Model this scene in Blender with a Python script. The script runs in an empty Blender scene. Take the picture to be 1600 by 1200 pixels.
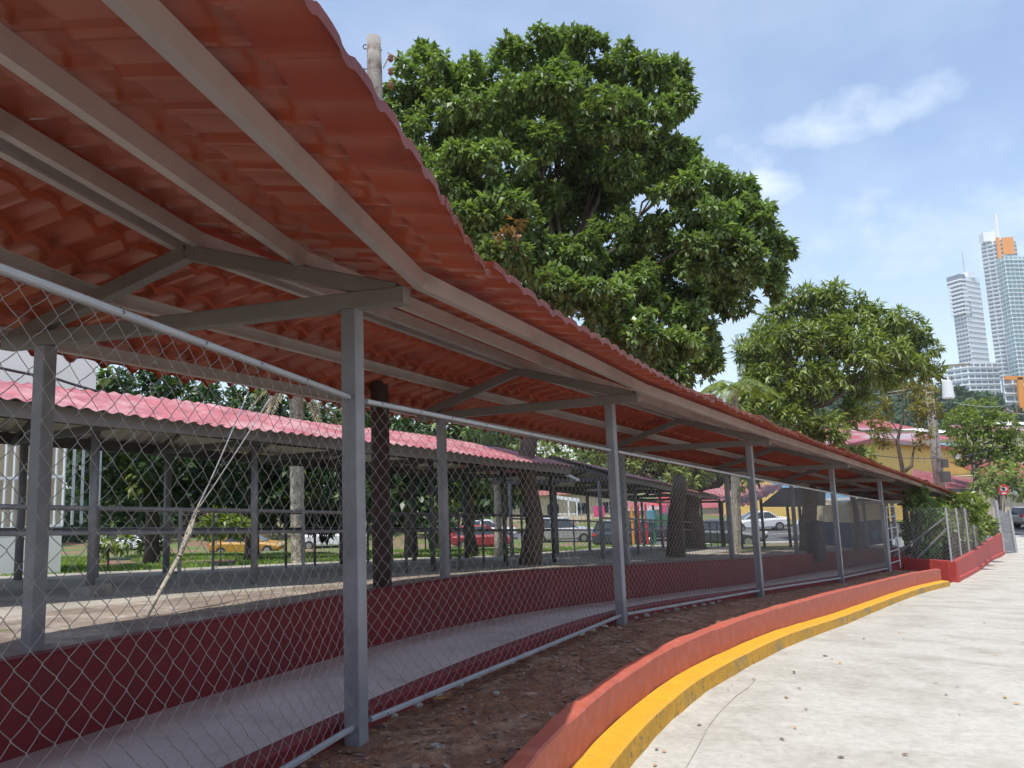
import bpy, math, random
import numpy as np
from math import sin, cos, radians, pi
random.seed(7); RNG = np.random.default_rng(7)
scene = bpy.context.scene
COL = scene.collection

# ------------------------------------------------------------------ camera
FPX = 1110.0
def _basis():
    v = np.array([460. - 800., -8100. - 600., FPX])
    up = v / np.linalg.norm(v)
    fw = np.array([0, 0, 1.]); fw = fw - up * fw.dot(up); fw /= np.linalg.norm(fw)
    rt = np.cross(fw, -up); rt /= np.linalg.norm(rt)
    if rt[0] < 0: rt = -rt
    return np.array([rt, fw, up])
R = _basis()
from mathutils import Matrix, Vector
cam_d = bpy.data.cameras.new('camera'); cam = bpy.data.objects.new('camera', cam_d); COL.objects.link(cam)
cam_d.sensor_width = 36; cam_d.lens = 36 * FPX / 1600; cam_d.clip_start = .05; cam_d.clip_end = 6000
M = Matrix(((R[0][0], -R[0][1], -R[0][2], 0), (R[1][0], -R[1][1], -R[1][2], 0), (R[2][0], -R[2][1], -R[2][2], 0), (0, 0, 0, 1)))
cam.matrix_world = M
scene.camera = cam
def at(px, py, y):
    """world point seen at a pixel of the 1600x1200 photograph, at distance y ahead (camera stands at the origin, eye height)"""
    d = R @ np.array([px - 800., py - 600., FPX]); return d * (y / d[1])
def atz(px, py, z):
    d = R @ np.array([px - 800., py - 600., FPX]); return d * (z / d[2])

# ------------------------------------------------------------------ light
SUN_AZ, SUN_EL = 208., 71.
world = bpy.data.worlds.new('World'); scene.world = world; world.use_nodes = True
wn = world.node_tree; wn.nodes.clear()
def N(nt, t, **k):
    n = nt.nodes.new(t)
    for a, b in k.items(): setattr(n, a, b)
    return n
out = N(wn, 'ShaderNodeOutputWorld'); bg = N(wn, 'ShaderNodeBackground'); sky = N(wn, 'ShaderNodeTexSky')
sky.sky_type = 'NISHITA'; sky.sun_disc = False; sky.sun_elevation = radians(SUN_EL); sky.sun_rotation = radians(SUN_AZ)
sky.air_density = 1.0; sky.dust_density = .8; sky.ozone_density = 2.5
tc = N(wn, 'ShaderNodeTexCoord')
# clouds: a soft veil plus a few brighter cumulus puffs, all in world directions
def cdir(px, py):
    d = R @ np.array([px - 800., py - 600., FPX]); return d / np.linalg.norm(d)
mp = N(wn, 'ShaderNodeMapping'); mp.inputs['Scale'].default_value = (1.3, 1.3, 2.0)
wn.links.new(tc.outputs['Generated'], mp.inputs[0])
n1 = N(wn, 'ShaderNodeTexNoise'); n1.inputs['Scale'].default_value = 1.7; n1.inputs['Detail'].default_value = 7; n1.inputs['Roughness'].default_value = .55
wn.links.new(mp.outputs[0], n1.inputs['Vector'])
r1 = N(wn, 'ShaderNodeMapRange'); r1.inputs['From Min'].default_value = .38; r1.inputs['From Max'].default_value = .72; r1.inputs['To Min'].default_value = .12; r1.inputs['To Max'].default_value = .50
wn.links.new(n1.outputs['Fac'], r1.inputs['Value'])
n2 = N(wn, 'ShaderNodeTexNoise'); n2.inputs['Scale'].default_value = 9; n2.inputs['Detail'].default_value = 8; n2.inputs['Roughness'].default_value = .6
wn.links.new(mp.outputs[0], n2.inputs['Vector'])
acc = r1.outputs[0]
def wmath(op, a, b=None, clamp=False):
    m = N(wn, 'ShaderNodeMath', operation=op, use_clamp=clamp)
    for i, x in enumerate((a, b)):
        if x is None: continue
        if isinstance(x, (int, float)): m.inputs[i].default_value = x
        else: wn.links.new(x, m.inputs[i])
    return m.outputs[0]
for (px, py, sx, sz, amp) in [(1280, 205, .085, .030, .62), (1395, 165, .085, .032, .62), (1190, 290, .07, .055, .8), (1130, 220, .03, .02, .3), (1500, 360, .5, .12, .5)]:
    c = cdir(px, py)
    vs = N(wn, 'ShaderNodeVectorMath', operation='SUBTRACT'); wn.links.new(tc.outputs['Generated'], vs.inputs[0]); vs.inputs[1].default_value = tuple(c)
    sc = N(wn, 'ShaderNodeVectorMath', operation='MULTIPLY'); wn.links.new(vs.outputs[0], sc.inputs[0]); sc.inputs[1].default_value = (1 / sx, 1 / sx, 1 / sz)
    ln = N(wn, 'ShaderNodeVectorMath', operation='LENGTH'); wn.links.new(sc.outputs[0], ln.inputs[0])
    g = wmath('MULTIPLY', wmath('SUBTRACT', n2.outputs['Fac'], .52), 2.6)
    f = wmath('ADD', wmath('SUBTRACT', 1.0, ln.outputs['Value']), g)
    f = wmath('MULTIPLY', wmath('MULTIPLY', f, .95, True), amp)
    acc = wmath('MAXIMUM', acc, f)
sep = N(wn, 'ShaderNodeSeparateXYZ'); wn.links.new(tc.outputs['Generated'], sep.inputs[0])
hz = N(wn, 'ShaderNodeMapRange'); hz.inputs['From Min'].default_value = 0; hz.inputs['From Max'].default_value = .45; hz.inputs['To Min'].default_value = .55; hz.inputs['To Max'].default_value = 0
wn.links.new(sep.outputs['Z'], hz.inputs['Value'])
acc = wmath('MAXIMUM', acc, hz.outputs[0])
mx = N(wn, 'ShaderNodeMix', data_type='RGBA'); wn.links.new(acc, mx.inputs['Factor'])
wn.links.new(sky.outputs[0], mx.inputs['A']); mx.inputs['B'].default_value = (4.7, 5.3, 5.9, 1)
wn.links.new(mx.outputs['Result'], bg.inputs[0]); bg.inputs[1].default_value = .15
wn.links.new(bg.outputs[0], out.inputs[0])
sl = bpy.data.lights.new('sun', 'SUN'); sl.energy = 3.2; sl.angle = radians(.55); sl.color = (1, .955, .89)
so = bpy.data.objects.new('sun', sl); COL.objects.link(so)
sd = Vector((sin(radians(SUN_AZ)) * cos(radians(SUN_EL)), cos(radians(SUN_AZ)) * cos(radians(SUN_EL)), sin(radians(SUN_EL))))
so.rotation_euler = sd.to_track_quat('Z', 'Y').to_euler(); so.location = (0, 0, 60)
vs_ = scene.view_settings; vs_.view_transform = 'Standard'; vs_.look = 'None'; vs_.gamma = 1; vs_.use_curve_mapping = False; vs_.exposure = .58

# ------------------------------------------------------------------ helpers
class MB:
    def __init__(s): s.v = []; s.f = []; s.n = 0; s.m = []
    def add(s, V, F, mi=0):
        V = np.asarray(V, float).reshape(-1, 3); s.v.append(V)
        for f in F: s.f.append([i + s.n for i in f]); s.m.append(mi)
        s.n += len(V); return s
    def box(s, c, sx, sy, sz, az=0, mi=0):
        a = radians(az); ux = np.array([cos(a), -sin(a), 0]); uy = np.array([sin(a), cos(a), 0]); c = np.asarray(c, float)
        V = [c + ux * sx / 2 * i + uy * sy / 2 * j + np.array([0, 0, sz / 2 * k]) for k in (-1, 1) for j in (-1, 1) for i in (-1, 1)]
        return s.add(V, [(0, 2, 3, 1), (4, 5, 7, 6), (0, 1, 5, 4), (2, 6, 7, 3), (0, 4, 6, 2), (1, 3, 7, 5)], mi)
    def beam(s, a, b, w, h, up=(0, 0, 1), mi=0, bev=0):
        a = np.asarray(a, float); b = np.asarray(b, float); t = b - a; t /= np.linalg.norm(t); up = np.asarray(up, float)
        x = np.cross(t, up); x /= np.linalg.norm(x); y = np.cross(x, t)
        if bev:
            pr = [(-w / 2 + bev, -h / 2), (w / 2 - bev, -h / 2), (w / 2, -h / 2 + bev), (w / 2, h / 2 - bev), (w / 2 - bev, h / 2), (-w / 2 + bev, h / 2), (-w / 2, h / 2 - bev), (-w / 2, -h / 2 + bev)]
        else: pr = [(-w / 2, -h / 2), (w / 2, -h / 2), (w / 2, h / 2), (-w / 2, h / 2)]
        n = len(pr)
        V = [p + x * u + y * v for p in (a, b) for u, v in pr]
        return s.add(V, [tuple(range(n))[::-1], tuple(range(n, 2 * n))] + [(i, (i + 1) % n, n + (i + 1) % n, n + i) for i in range(n)], mi)
    def tube(s, pts, r, n=8, cap=True, mi=0):
        pts = [np.asarray(p, float) for p in pts]; rs = r if hasattr(r, '__len__') else [r] * len(pts)
        V = []; px = None
        for i, p in enumerate(pts):
            t = pts[min(i + 1, len(pts) - 1)] - pts[max(i - 1, 0)]; t = t / (np.linalg.norm(t) + 1e-12)
            if px is None:
                ref = np.array([0, 0, 1.]) if abs(t[2]) < .9 else np.array([1., 0, 0])
                px = np.cross(t, ref)
            px = px - t * px.dot(t); px /= np.linalg.norm(px); py = np.cross(t, px)
            for k in range(n):
                a = 2 * pi * k / n; V.append(p + (px * cos(a) + py * sin(a)) * rs[i])
        F = []
        for i in range(len(pts) - 1):
            for k in range(n): F.append((i * n + k, i * n + (k + 1) % n, (i + 1) * n + (k + 1) % n, (i + 1) * n + k))
        if cap: F += [tuple(range(n))[::-1], tuple((len(pts) - 1) * n + k for k in range(n))]
        return s.add(V, F, mi)
    def grid(s, A, mi=0):
        A = np.asarray(A, float); a, b = A.shape[:2]
        return s.add(A.reshape(-1, 3), [(i * b + j, i * b + j + 1, (i + 1) * b + j + 1, (i + 1) * b + j) for i in range(a - 1) for j in range(b - 1)], mi)
    def loft(s, rings, cap=True, mi=0):
        n = len(rings[0]); V = [p for r in rings for p in r]; F = []
        for i in range(len(rings) - 1):
            for k in range(n): F.append((i * n + k, i * n + (k + 1) % n, (i + 1) * n + (k + 1) % n, (i + 1) * n + k))
        if cap: F += [tuple(range(n))[::-1], tuple((len(rings) - 1) * n + k for k in range(n))]
        return s.add(V, F, mi)
    def build(s, name, mat, parent=None, smooth=False, origin=None):
        V = np.concatenate(s.v) if s.v else np.zeros((0, 3))
        off = np.zeros(3)
        if parent is not None:
            q = parent
            while q is not None: off = off + np.array(q.location); q = q.parent
        elif origin is not None: off = np.asarray(origin, float)
        me = bpy.data.meshes.new(name); me.from_pydata((V - off).tolist(), [], s.f)
        for m in (mat if isinstance(mat, (list, tuple)) else [mat]): me.materials.append(m)
        if any(s.m): me.polygons.foreach_set('material_index', s.m)
        if smooth: me.polygons.foreach_set('use_smooth', [True] * len(me.polygons))
        me.update(); o = bpy.data.objects.new(name, me); COL.objects.link(o)
        if parent is not None: o.parent = parent
        elif origin is not None: o.location = tuple(off)
        return o
def np_mesh(name, V, F, mat, parent=None, smooth=False):
    """quads only, fast"""
    off = np.zeros(3)
    if parent is not None: off = np.array(parent.location)
    me = bpy.data.meshes.new(name); k = F.shape[1]
    me.vertices.add(len(V)); me.vertices.foreach_set('co', (V - off).astype(np.float32).ravel())
    me.loops.add(F.size); me.loops.foreach_set('vertex_index', F.astype(np.int32).ravel())
    me.polygons.add(len(F)); me.polygons.foreach_set('loop_start', np.arange(0, F.size, k, dtype=np.int32))
    me.polygons.foreach_set('loop_total', np.full(len(F), k, np.int32))
    if smooth: me.polygons.foreach_set('use_smooth', [True] * len(F))
    me.materials.append(mat); me.update(); me.validate()
    o = bpy.data.objects.new(name, me); COL.objects.link(o)
    if parent is not None: o.parent = parent
    return o
def tag(o, label=None, cat=None, group=None, kind=None):
    if label: o['label'] = label
    if cat: o['category'] = cat
    if group: o['group'] = group
    if kind: o['kind'] = kind
    return o
def thing(name, label, cat, loc, group=None):
    o = bpy.data.objects.new(name, None); COL.objects.link(o); o.location = tuple(float(x) for x in loc); o.empty_display_size = .2
    return tag(o, label, cat, group)

# ------------------------------------------------------------------ materials
def mat(name, c, rough=.7, metal=0., var=.12, vs=3., c2=None, c2s=None, c2t=(.5, .62), bump=0., bs=40., spec=.5, trans=0., island=0., fine=0., dirt=None):
    m = bpy.data.materials.new(name); m.use_nodes = True; nt = m.node_tree; b = nt.nodes['Principled BSDF']
    L = nt.links.new
    b.inputs['Roughness'].default_value = rough; b.inputs['Metallic'].default_value = metal; b.inputs['Specular IOR Level'].default_value = spec
    t = N(nt, 'ShaderNodeTexCoord'); geo = N(nt, 'ShaderNodeNewGeometry'); pos = geo.outputs['Position']
    no = N(nt, 'ShaderNodeTexNoise'); no.inputs['Scale'].default_value = vs; no.inputs['Detail'].default_value = 6; no.inputs['Roughness'].default_value = .62
    L(pos, no.inputs['Vector'])
    mr = N(nt, 'ShaderNodeMapRange'); mr.inputs['From Min'].default_value = .3; mr.inputs['From Max'].default_value = .7
    mr.inputs['To Min'].default_value = 1 - var; mr.inputs['To Max'].default_value = 1 + var
    L(no.outputs['Fac'], mr.inputs['Value'])
    col = N(nt, 'ShaderNodeRGB'); col.outputs[0].default_value = (*c, 1); cur = col.outputs[0]
    if c2 is not None:
        n2 = N(nt, 'ShaderNodeTexNoise'); n2.inputs['Scale'].default_value = c2s or vs * .4; n2.inputs['Detail'].default_value = 7; n2.inputs['Roughness'].default_value = .65; L(pos, n2.inputs['Vector'])
        m2 = N(nt, 'ShaderNodeMapRange'); m2.inputs['From Min'].default_value = c2t[0]; m2.inputs['From Max'].default_value = c2t[1]; L(n2.outputs['Fac'], m2.inputs['Value'])
        mm = N(nt, 'ShaderNodeMix', data_type='RGBA'); L(m2.outputs[0], mm.inputs['Factor']); L(cur, mm.inputs['A']); mm.inputs['B'].default_value = (*c2, 1); cur = mm.outputs['Result']
    if dirt is not None:   # (colour, scale, lo, hi): small specks
        n3 = N(nt, 'ShaderNodeTexNoise'); n3.inputs['Scale'].default_value = dirt[1]; n3.inputs['Detail'].default_value = 4; n3.inputs['Roughness'].default_value = .7; L(pos, n3.inputs['Vector'])
        m3 = N(nt, 'ShaderNodeMapRange'); m3.inputs['From Min'].default_value = dirt[2]; m3.inputs['From Max'].default_value = dirt[3]; L(n3.outputs['Fac'], m3.inputs['Value'])
        mm = N(nt, 'ShaderNodeMix', data_type='RGBA'); L(m3.outputs[0], mm.inputs['Factor']); L(cur, mm.inputs['A']); mm.inputs['B'].default_value = (*dirt[0], 1); cur = mm.outputs['Result']
    sc = N(nt, 'ShaderNodeVectorMath', operation='SCALE'); L(cur, sc.inputs[0]); L(mr.outputs[0], sc.inputs['Scale']); cur = sc.outputs[0]
    if island:
        m4 = N(nt, 'ShaderNodeMapRange'); m4.inputs['To Min'].default_value = 1 - island; m4.inputs['To Max'].default_value = 1 + island; L(geo.outputs['Random Per Island'], m4.inputs['Value'])
        s2 = N(nt, 'ShaderNodeVectorMath', operation='SCALE'); L(cur, s2.inputs[0]); L(m4.outputs[0], s2.inputs['Scale']); cur = s2.outputs[0]
    L(cur, b.inputs['Base Color'])
    if bump:
        nb = N(nt, 'ShaderNodeTexNoise'); nb.inputs['Scale'].default_value = bs; nb.inputs['Detail'].default_value = 6; L(pos, nb.inputs['Vector'])
        bp = N(nt, 'ShaderNodeBump'); bp.inputs['Strength'].default_value = 1; bp.inputs['Distance'].default_value = bump; L(nb.outputs['Fac'], bp.inputs['Height']); L(bp.outputs[0], b.inputs['Normal'])
    if trans:
        tr = N(nt, 'ShaderNodeBsdfTranslucent'); s5 = N(nt, 'ShaderNodeVectorMath', operation='MULTIPLY'); L(cur, s5.inputs[0]); s5.inputs[1].default_value = (1.5, 1.7, .6); L(s5.outputs[0], tr.inputs[0])
        ms = N(nt, 'ShaderNodeMixShader'); ms.inputs[0].default_value = trans; L(b.outputs[0], ms.inputs[1]); L(tr.outputs[0], ms.inputs[2]); L(ms.outputs[0], nt.nodes['Material Output'].inputs[0])
    return m
X = {}
X['steel'] = mat('grey painted steel', (.20, .193, .203), .38, .0, .10, 2.5, c2=(.27, .262, .262), c2s=1.4, spec=.6, dirt=((.13, .10, .08), 18, .70, .80))
X['frame'] = mat('grey primed rectangular tube', (.20, .175, .158), .42, .0, .10, 3, spec=.55)
X['galv'] = mat('galvanised channel', (.56, .49, .455), .34, .45, .09, 3, c2=(.44, .385, .36), c2s=1.2, bump=.0008, bs=60)
X['rail'] = mat('pale galvanised pipe', (.40, .395, .40), .42, .35, .12, 6)
X['wire'] = mat('galvanised wire', (.29, .265, .245), .45, .5, .1, 8)
X['tile'] = mat('terracotta painted sheet steel', (.40, .083, .038), .27, 0, .08, 1.2, spec=.55, c2=(.33, .07, .040), c2s=.8, dirt=((.22, .055, .035), 4, .56, .74))
X['pink'] = mat('faded red corrugated sheet', (.37, .105, .12), .6, 0, .22, 2.5, c2=(.46, .24, .24), c2s=1.8, c2t=(.45, .65), dirt=((.17, .08, .07), 7, .58, .72))
X['zinc'] = mat('bare zinc sheet', (.40, .38, .33), .5, .2, .15, 2)
X['darksteel'] = mat('dark painted steel', (.075, .07, .07), .55, 0, .15, 3)
X['redwall'] = mat('dark red painted wall', (.18, .009, .011), .6, 0, .16, 2.2, c2=(.20, .035, .035), c2s=1.5, c2t=(.55, .7), dirt=((.28, .10, .09), 9, .69, .80), bump=.003, bs=30)
X['planter'] = mat('brick red painted concrete', (.45, .100, .058), .62, 0, .10, 6, c2=(.50, .15, .10), c2s=9, c2t=(.5, .7), bump=.004, bs=45, dirt=((.25, .06, .04), 30, .7, .8))
X['yellow'] = mat('yellow kerb paint', (.70, .35, .018), .6, 0, .09, 9, dirt=((.34, .22, .06), 22, .62, .70), bump=.005, bs=60)
X['scuff'] = mat('scuffed yellow kerb side', (.60, .30, .02), .75, 0, .15, 9, c2=(.33, .24, .10), c2s=1.1, c2t=(.52, .62), dirt=((.18, .14, .09), 19, .57, .66), bump=.008, bs=50)
X['road'] = mat('pale worn concrete', (.47, .45, .395), .88, 0, .13, 14, c2=(.35, .325, .27), c2s=1.3, c2t=(.44, .68), bump=.006, bs=55, dirt=((.22, .20, .16), 30, .61, .74))
X['floor'] = mat('smooth grey concrete', (.66, .59, .54), .6, 0, .10, 1.6, c2=(.55, .49, .45), c2s=2.5, dirt=((.22, .2, .19), 20, .70, .76), bump=.001, bs=30)
X['slab'] = mat('old concrete slab', (.36, .33, .28), .9, 0, .2, 1.5, c2=(.25, .22, .18), c2s=1.2, bump=.006, bs=40, dirt=((.1, .09, .07), 14, .66, .74))
X['soil'] = mat('dark red brown soil', (.25, .118, .062), .95, 0, .38, 8, c2=(.37, .225, .14), c2s=3, c2t=(.5, .65), bump=.03, bs=28, dirt=((.27, .20, .15), 48, .66, .72))
X['dirt'] = mat('dusty bare earth', (.24, .19, .15), .95, 0, .3, 5, c2=(.36, .31, .26), c2s=1.5, bump=.03, bs=20, dirt=((.10, .07, .05), 16, .6, .72))
X['lawn'] = mat('patchy lawn soil', (.10, .16, .035), .95, 0, .3, 4, c2=(.22, .13, .085), c2s=.55, c2t=(.47, .56), bump=.03, bs=20, dirt=((.33, .26, .2), 12, .66, .73))
X['asphalt'] = mat('street asphalt', (.10, .10, .105), .9, 0, .15, 2, bump=.004, bs=50)
X['white'] = mat('white wall paint', (.74, .73, .70), .7, 0, .06, 1)
X['whitem'] = mat('white metal', (.72, .74, .76), .4, 0, .05, 2)
X['cream'] = mat('cream wall paint', (.62, .52, .36), .8, 0, .08, 1)
X['ochre'] = mat('yellow ochre wall', (.86, .56, .17), .8, 0, .07, .5)
X['oldwood'] = mat('grey weathered timber', (.29, .265, .24), .9, 0, .25, 9, c2=(.16, .12, .09), c2s=5, bump=.01, bs=30)
X['darkwood'] = mat('tarred timber', (.045, .022, .016), .8, 0, .3, 9, bump=.006, bs=30)
X['bark'] = mat('brown bark', (.115, .085, .062), .95, 0, .3, 6, bump=.02, bs=18)
X['palebark'] = mat('pale grey bark', (.42, .38, .31), .95, 0, .3, 9, c2=(.2, .17, .13), c2s=12, bump=.02, bs=20)
def leafmat(n, c, tr=.22, isl=.45, rough=.42): return mat(n, c, rough, 0, .3, .8, island=isl, trans=tr, spec=.45)
X['leaf'] = leafmat('deep green leaves', (.175, .245, .088), .24, .5, .38)
X['leaf2'] = leafmat('mid green leaves', (.20, .25, .07), .24)
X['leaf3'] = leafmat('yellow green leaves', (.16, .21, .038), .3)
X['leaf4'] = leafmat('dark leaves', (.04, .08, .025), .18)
X['leaf5'] = leafmat('olive autumn leaves', (.20, .17, .04), .3)
X['dryleaf'] = leafmat('dry leaves', (.30, .17, .08), .15)
X['hillleaf'] = leafmat('far forest leaves', (.060, .105, .045), .15, .35, .7)
X['glass'] = mat('dark window glass', (.03, .035, .04), .12, 0, .05, 1, spec=.8)
X['tyre'] = mat('black rubber', (.02, .02, .02), .8)
X['rim'] = mat('alloy', (.45, .45, .46), .3, .8)
X['black'] = mat('black plastic', (.022, .024, .03), .5)
X['redpaint'] = mat('bright red paint', (.58, .035, .04), .4)
X['blue'] = mat('dark blue paint', (.045, .06, .14), .55)
X['lblue'] = mat('light blue plastic', (.13, .33, .42), .4)
X['green'] = mat('green paint', (.05, .22, .12), .5)
X['towerw'] = mat('tower white render', (.86, .87, .88), .7, 0, .05, .05)
X['towerg'] = mat('tower window glass', (.22, .25, .28), .25, 0, .2, .15)
X['towert'] = mat('tower teal glass', (.27, .42, .42), .25, 0, .2, .15)
X['orange'] = mat('orange cladding', (.80, .30, .04), .6, 0, .05, .1)
X['rmesh'] = mat('greyish rusty wire', (.30, .26, .23), .8, 0, .3, 3)
X['rust'] = mat('rusty steel', (.20, .10, .06), .9, 0, .3, 30)
X['roofred'] = mat('far red metal roof', (.34, .075, .085), .6, 0, .2, .4, c2=(.32, .30, .32), c2s=.12)
X['clay'] = mat('brown red clay tiles', (.30, .10, .075), .8, 0, .25, 3)
X['litlamp'] = mat('fluorescent tube cover', (.8, .82, .85), .3)

# ------------------------------------------------------------------ the walkway's centre line
P = [(-1.889, -.34, -1.085), (-.94, 4.16, -1.49), (1.12, 8.19, -1.74), (3.94, 12.01, -2.18), (7.01, 15.93, -2.65), (10.17, 20.13, -3.10)]
P = [np.array(p) for p in P]
P = [P[0] - np.array([4.6 * sin(radians(4)), 4.6 * cos(radians(4)), -.30])] + P      # index 0 is behind the camera
for k in range(1, 5): P.append(P[6] + np.array([2.93 * k, 3.9 * k, -.44 * k]))
TAZ = [4, 9, 17, 30, 36, 37, 37, 37, 37, 37, 37]
def left_of(az): a = radians(az - 90); return np.array([sin(a), cos(a), 0])
DL = [left_of(a) for a in TAZ]                                                # frame i points left (away from the road)
def catmull(pts, n):
    pts = [np.asarray(p, float) for p in pts]; q = [2 * pts[0] - pts[1]] + pts + [2 * pts[-1] - pts[-2]]; o = []
    for i in range(1, len(q) - 2):
        for k in range(n):
            t = k / n; o.append(.5 * ((2 * q[i]) + (-q[i - 1] + q[i + 1]) * t + (2 * q[i - 1] - 5 * q[i] + 4 * q[i + 1] - q[i + 2]) * t * t + (-q[i - 1] + 3 * q[i] - 3 * q[i + 1] + q[i + 2]) * t ** 3))
    o.append(pts[-1]); return np.array(o)
SM = catmull(P, 16)                                                           # smooth centre line, 16 steps a bay
_t = np.gradient(SM[:, :2], axis=0); _t /= np.linalg.norm(_t, axis=1)[:, None]
SML = np.stack([-_t[:, 1], _t[:, 0], np.zeros(len(_t))], 1)                  # left normals
def strip(prof, i0=0, i1=None):
    """sweep an open or closed (left offset, height) profile along the smooth line"""
    A = []
    for p, l in zip(SM[i0:i1], SML[i0:i1]): A.append([p + l * o + np.array([0, 0, z]) for o, z in prof])
    return np.array(A)

# planter wall outer face (top z = grade + .12)
W = [(-.62, -5.0), (-.60, -2.5), (-.57, -.5), (-.40, 1.6), (-.20, 2.65), (-.01, 3.45), (.246, 4.27), (.63, 5.16), (1.0, 5.87), (1.38, 6.53), (1.74, 7.06), (3.05, 9.05), (5.15, 12.1), (6.9, 14.5), (8.7, 16.9), (10.3, 18.85), (11.87, 20.6)]
def grade(x, y):
    d = np.hypot(SM[:, 0] - x, SM[:, 1] - y); i = int(np.argmin(d)); j = i + 1 if i == 0 or (i + 1 < len(SM) and d[i + 1] < d[i - 1]) else i - 1
    a, b = SM[i], SM[j]; t = np.clip(((x - a[0]) * (b[0] - a[0]) + (y - a[1]) * (b[1] - a[1])) / ((b[0] - a[0]) ** 2 + (b[1] - a[1]) ** 2), 0, 1); return a[2] + (b[2] - a[2]) * t
WS = catmull([(x, y, 0) for x, y in W], 6); WS[:, 2] = [grade(x, y) + .12 for x, y in WS[:, :2]]
for _ in range(14): WS[1:-1] = (WS[:-2] + WS[1:-1] * 2 + WS[2:]) / 4
_w = np.gradient(WS[:, :2], axis=0); _w /= np.linalg.norm(_w, axis=1)[:, None]
WR = np.stack([_w[:, 1], -_w[:, 0], np.zeros(len(_w))], 1)                   # right normals, towards the road
dd = np.concatenate([[0], np.cumsum(np.linalg.norm(np.diff(WS[:, :2], axis=0), axis=1))])
ROADH = np.interp(WS[:, 1], [0, 6, 9, 12, 21], [.39, .39, .40, .47, .46])
def sweepW(prof, jitter=0):
    A = []
    for i, (p, r) in enumerate(zip(WS, WR)):
        A.append([p + r * o + np.array([0, 0, z if z > -.3 else z]) for o, z in prof])
    A = np.array(A)
    if jitter: A += RNG.normal(0, jitter, A.shape)
    return A

# ------------------------------------------------------------------ ground surfaces
def Lz(x, y): return max(-1.05 - .085 * (y - 5) - .02 * x, street_z(x) + .12)
def street_z(x): return -4.75 - .013 * x
m = MB(); m.add([(-2500, -2500, -7.5), (2500, -2500, -7.5), (2500, 2500, -7.5), (-2500, 2500, -7.5)], [(0, 1, 2, 3)])
tag(m.build('ground', X['lawn']), 'grassy brown ground reaching the horizon', kind='structure')
# lawn (left of the walkway) in walkway coordinates
A = []
ext = [SM[0] + np.array([-.07 * k, -1.0 * k, .07 * k]) for k in (12, 8, 4)] + list(SM)
exl = [SML[0]] * 3 + list(SML)
offs = np.concatenate([np.linspace(2.34, 6, 14), np.linspace(6.6, 16, 20), np.linspace(17, 75, 40)])
for p, l in zip(ext, exl):
    row = []
    for o in offs:
        q = p + l * o; w = min(1, max(0, (o - 2.34) / 2.2)); z = (p[2] + .40) * (1 - w) + Lz(q[0], q[1]) * w
        row.append((q[0], q[1], z + (.02 * math.sin(q[0] * 2.1) * math.cos(q[1] * 1.7) if o > 3 else 0)))
    A.append(row)
A = np.array(A)
tag(MB().grid(A[:, ::-1]).build('lawn', X['lawn'], smooth=True), 'patchy green and brown lawn falling towards the street', kind='structure')
A = []
for a_, l in zip(ext, exl):
    row = []
    for o in np.linspace(2.34, 4.3, 10):
        q = a_ + l * o; w = min(1, max(0, (o - 2.34) / 2.2)); row.append((q[0], q[1], (a_[2] + .40) * (1 - w) + Lz(q[0], q[1]) * w + .016 + .01 * math.sin(q[0] * 7) * math.cos(q[1] * 5)))
    A.append(row)
tag(MB().grid(np.array(A)[:, ::-1]).build('dirt_strip', X['dirt'], smooth=True), 'strip of bare dusty earth behind the red retaining wall', kind='structure')
# ramp floor, near kerb, retaining wall
tag(MB().grid(strip([(2.25, -.13), (1.6, -.125), (.9, -.125), (.15, -.13)])).build('ramp_floor', X['floor'], smooth=True), 'smooth concrete floor of the covered ramp', kind='structure')
def rim(prof, i0=0, i1=None):
    A = strip(prof + [prof[0]], i0, i1); mb = MB().grid(A)
    n = len(prof); mb.add(A[0, :n], [tuple(range(n))]); mb.add(A[-1, :n], [tuple(range(n))[::-1]]); return mb
tag(rim([(.10, -.35), (.10, .143), (.11, .155), (.21, .155), (.22, .143), (.22, -.35)]).build('ramp_kerb', X['redwall'], smooth=False), 'low dark red kerb along the foot of the chain link fence', 'kerb')
A = strip([(2.20, -.5), (2.20, .44), (2.215, .455), (2.33, .455), (2.345, .44), (2.345, -.5), (2.20, -.5)])
tag(MB().grid(A).build('retaining_wall', X['redwall']), 'long dark red retaining wall along the far side of the ramp', 'wall')
# soil strip between kerb and planter wall
A = []
for i in range(len(WS)):
    o = WS[i] - WR[i] * .10
    d = np.hypot(SM[:, 0] - o[0], SM[:, 1] - o[1]); j = int(np.argmin(d)); k0 = max(j - 1, 0); k1 = min(j + 1, len(SM) - 1)
    best = None
    for a in (k0, j):
        b = a + 1
        if b >= len(SM): continue
        s = SM[b] - SM[a]; t = np.clip(((o - SM[a])[:2] @ s[:2]) / (s[:2] @ s[:2]), 0, 1); q = SM[a] + s * t; dist = np.hypot(*(q - o)[:2])
        if best is None or dist < best[0]: best = (dist, q, SML[a] * (1 - t) + SML[b] * t)
    q = best[1] + best[2] * .12
    A.append((q, o, best[1][2]))
rows = []; NS = 30
for i in range(len(A) - 1):
    for k in range(8):
        t = k / 8; q = A[i][0] * (1 - t) + A[i + 1][0] * t; o = A[i][1] * (1 - t) + A[i + 1][1] * t; g = A[i][2] * (1 - t) + A[i + 1][2] * t
        row = []
        for w in np.linspace(0, 1, NS):
            x = q * (1 - w) + o * w; n_ = .012 * math.sin(x[0] * 9 + x[1] * 4) * math.cos(x[1] * 7) + RNG.normal(0, .006)
            row.append((x[0], x[1], g + .035 * math.sin(pi * w) + .035 * (1 - w) ** 3 - .0 + n_))
        rows.append(row)
SOIL = np.array(rows)
tag(MB().grid(SOIL).build('soil', X['soil'], smooth=True), 'bare red brown soil bed between fence and low wall', kind='structure')
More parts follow.
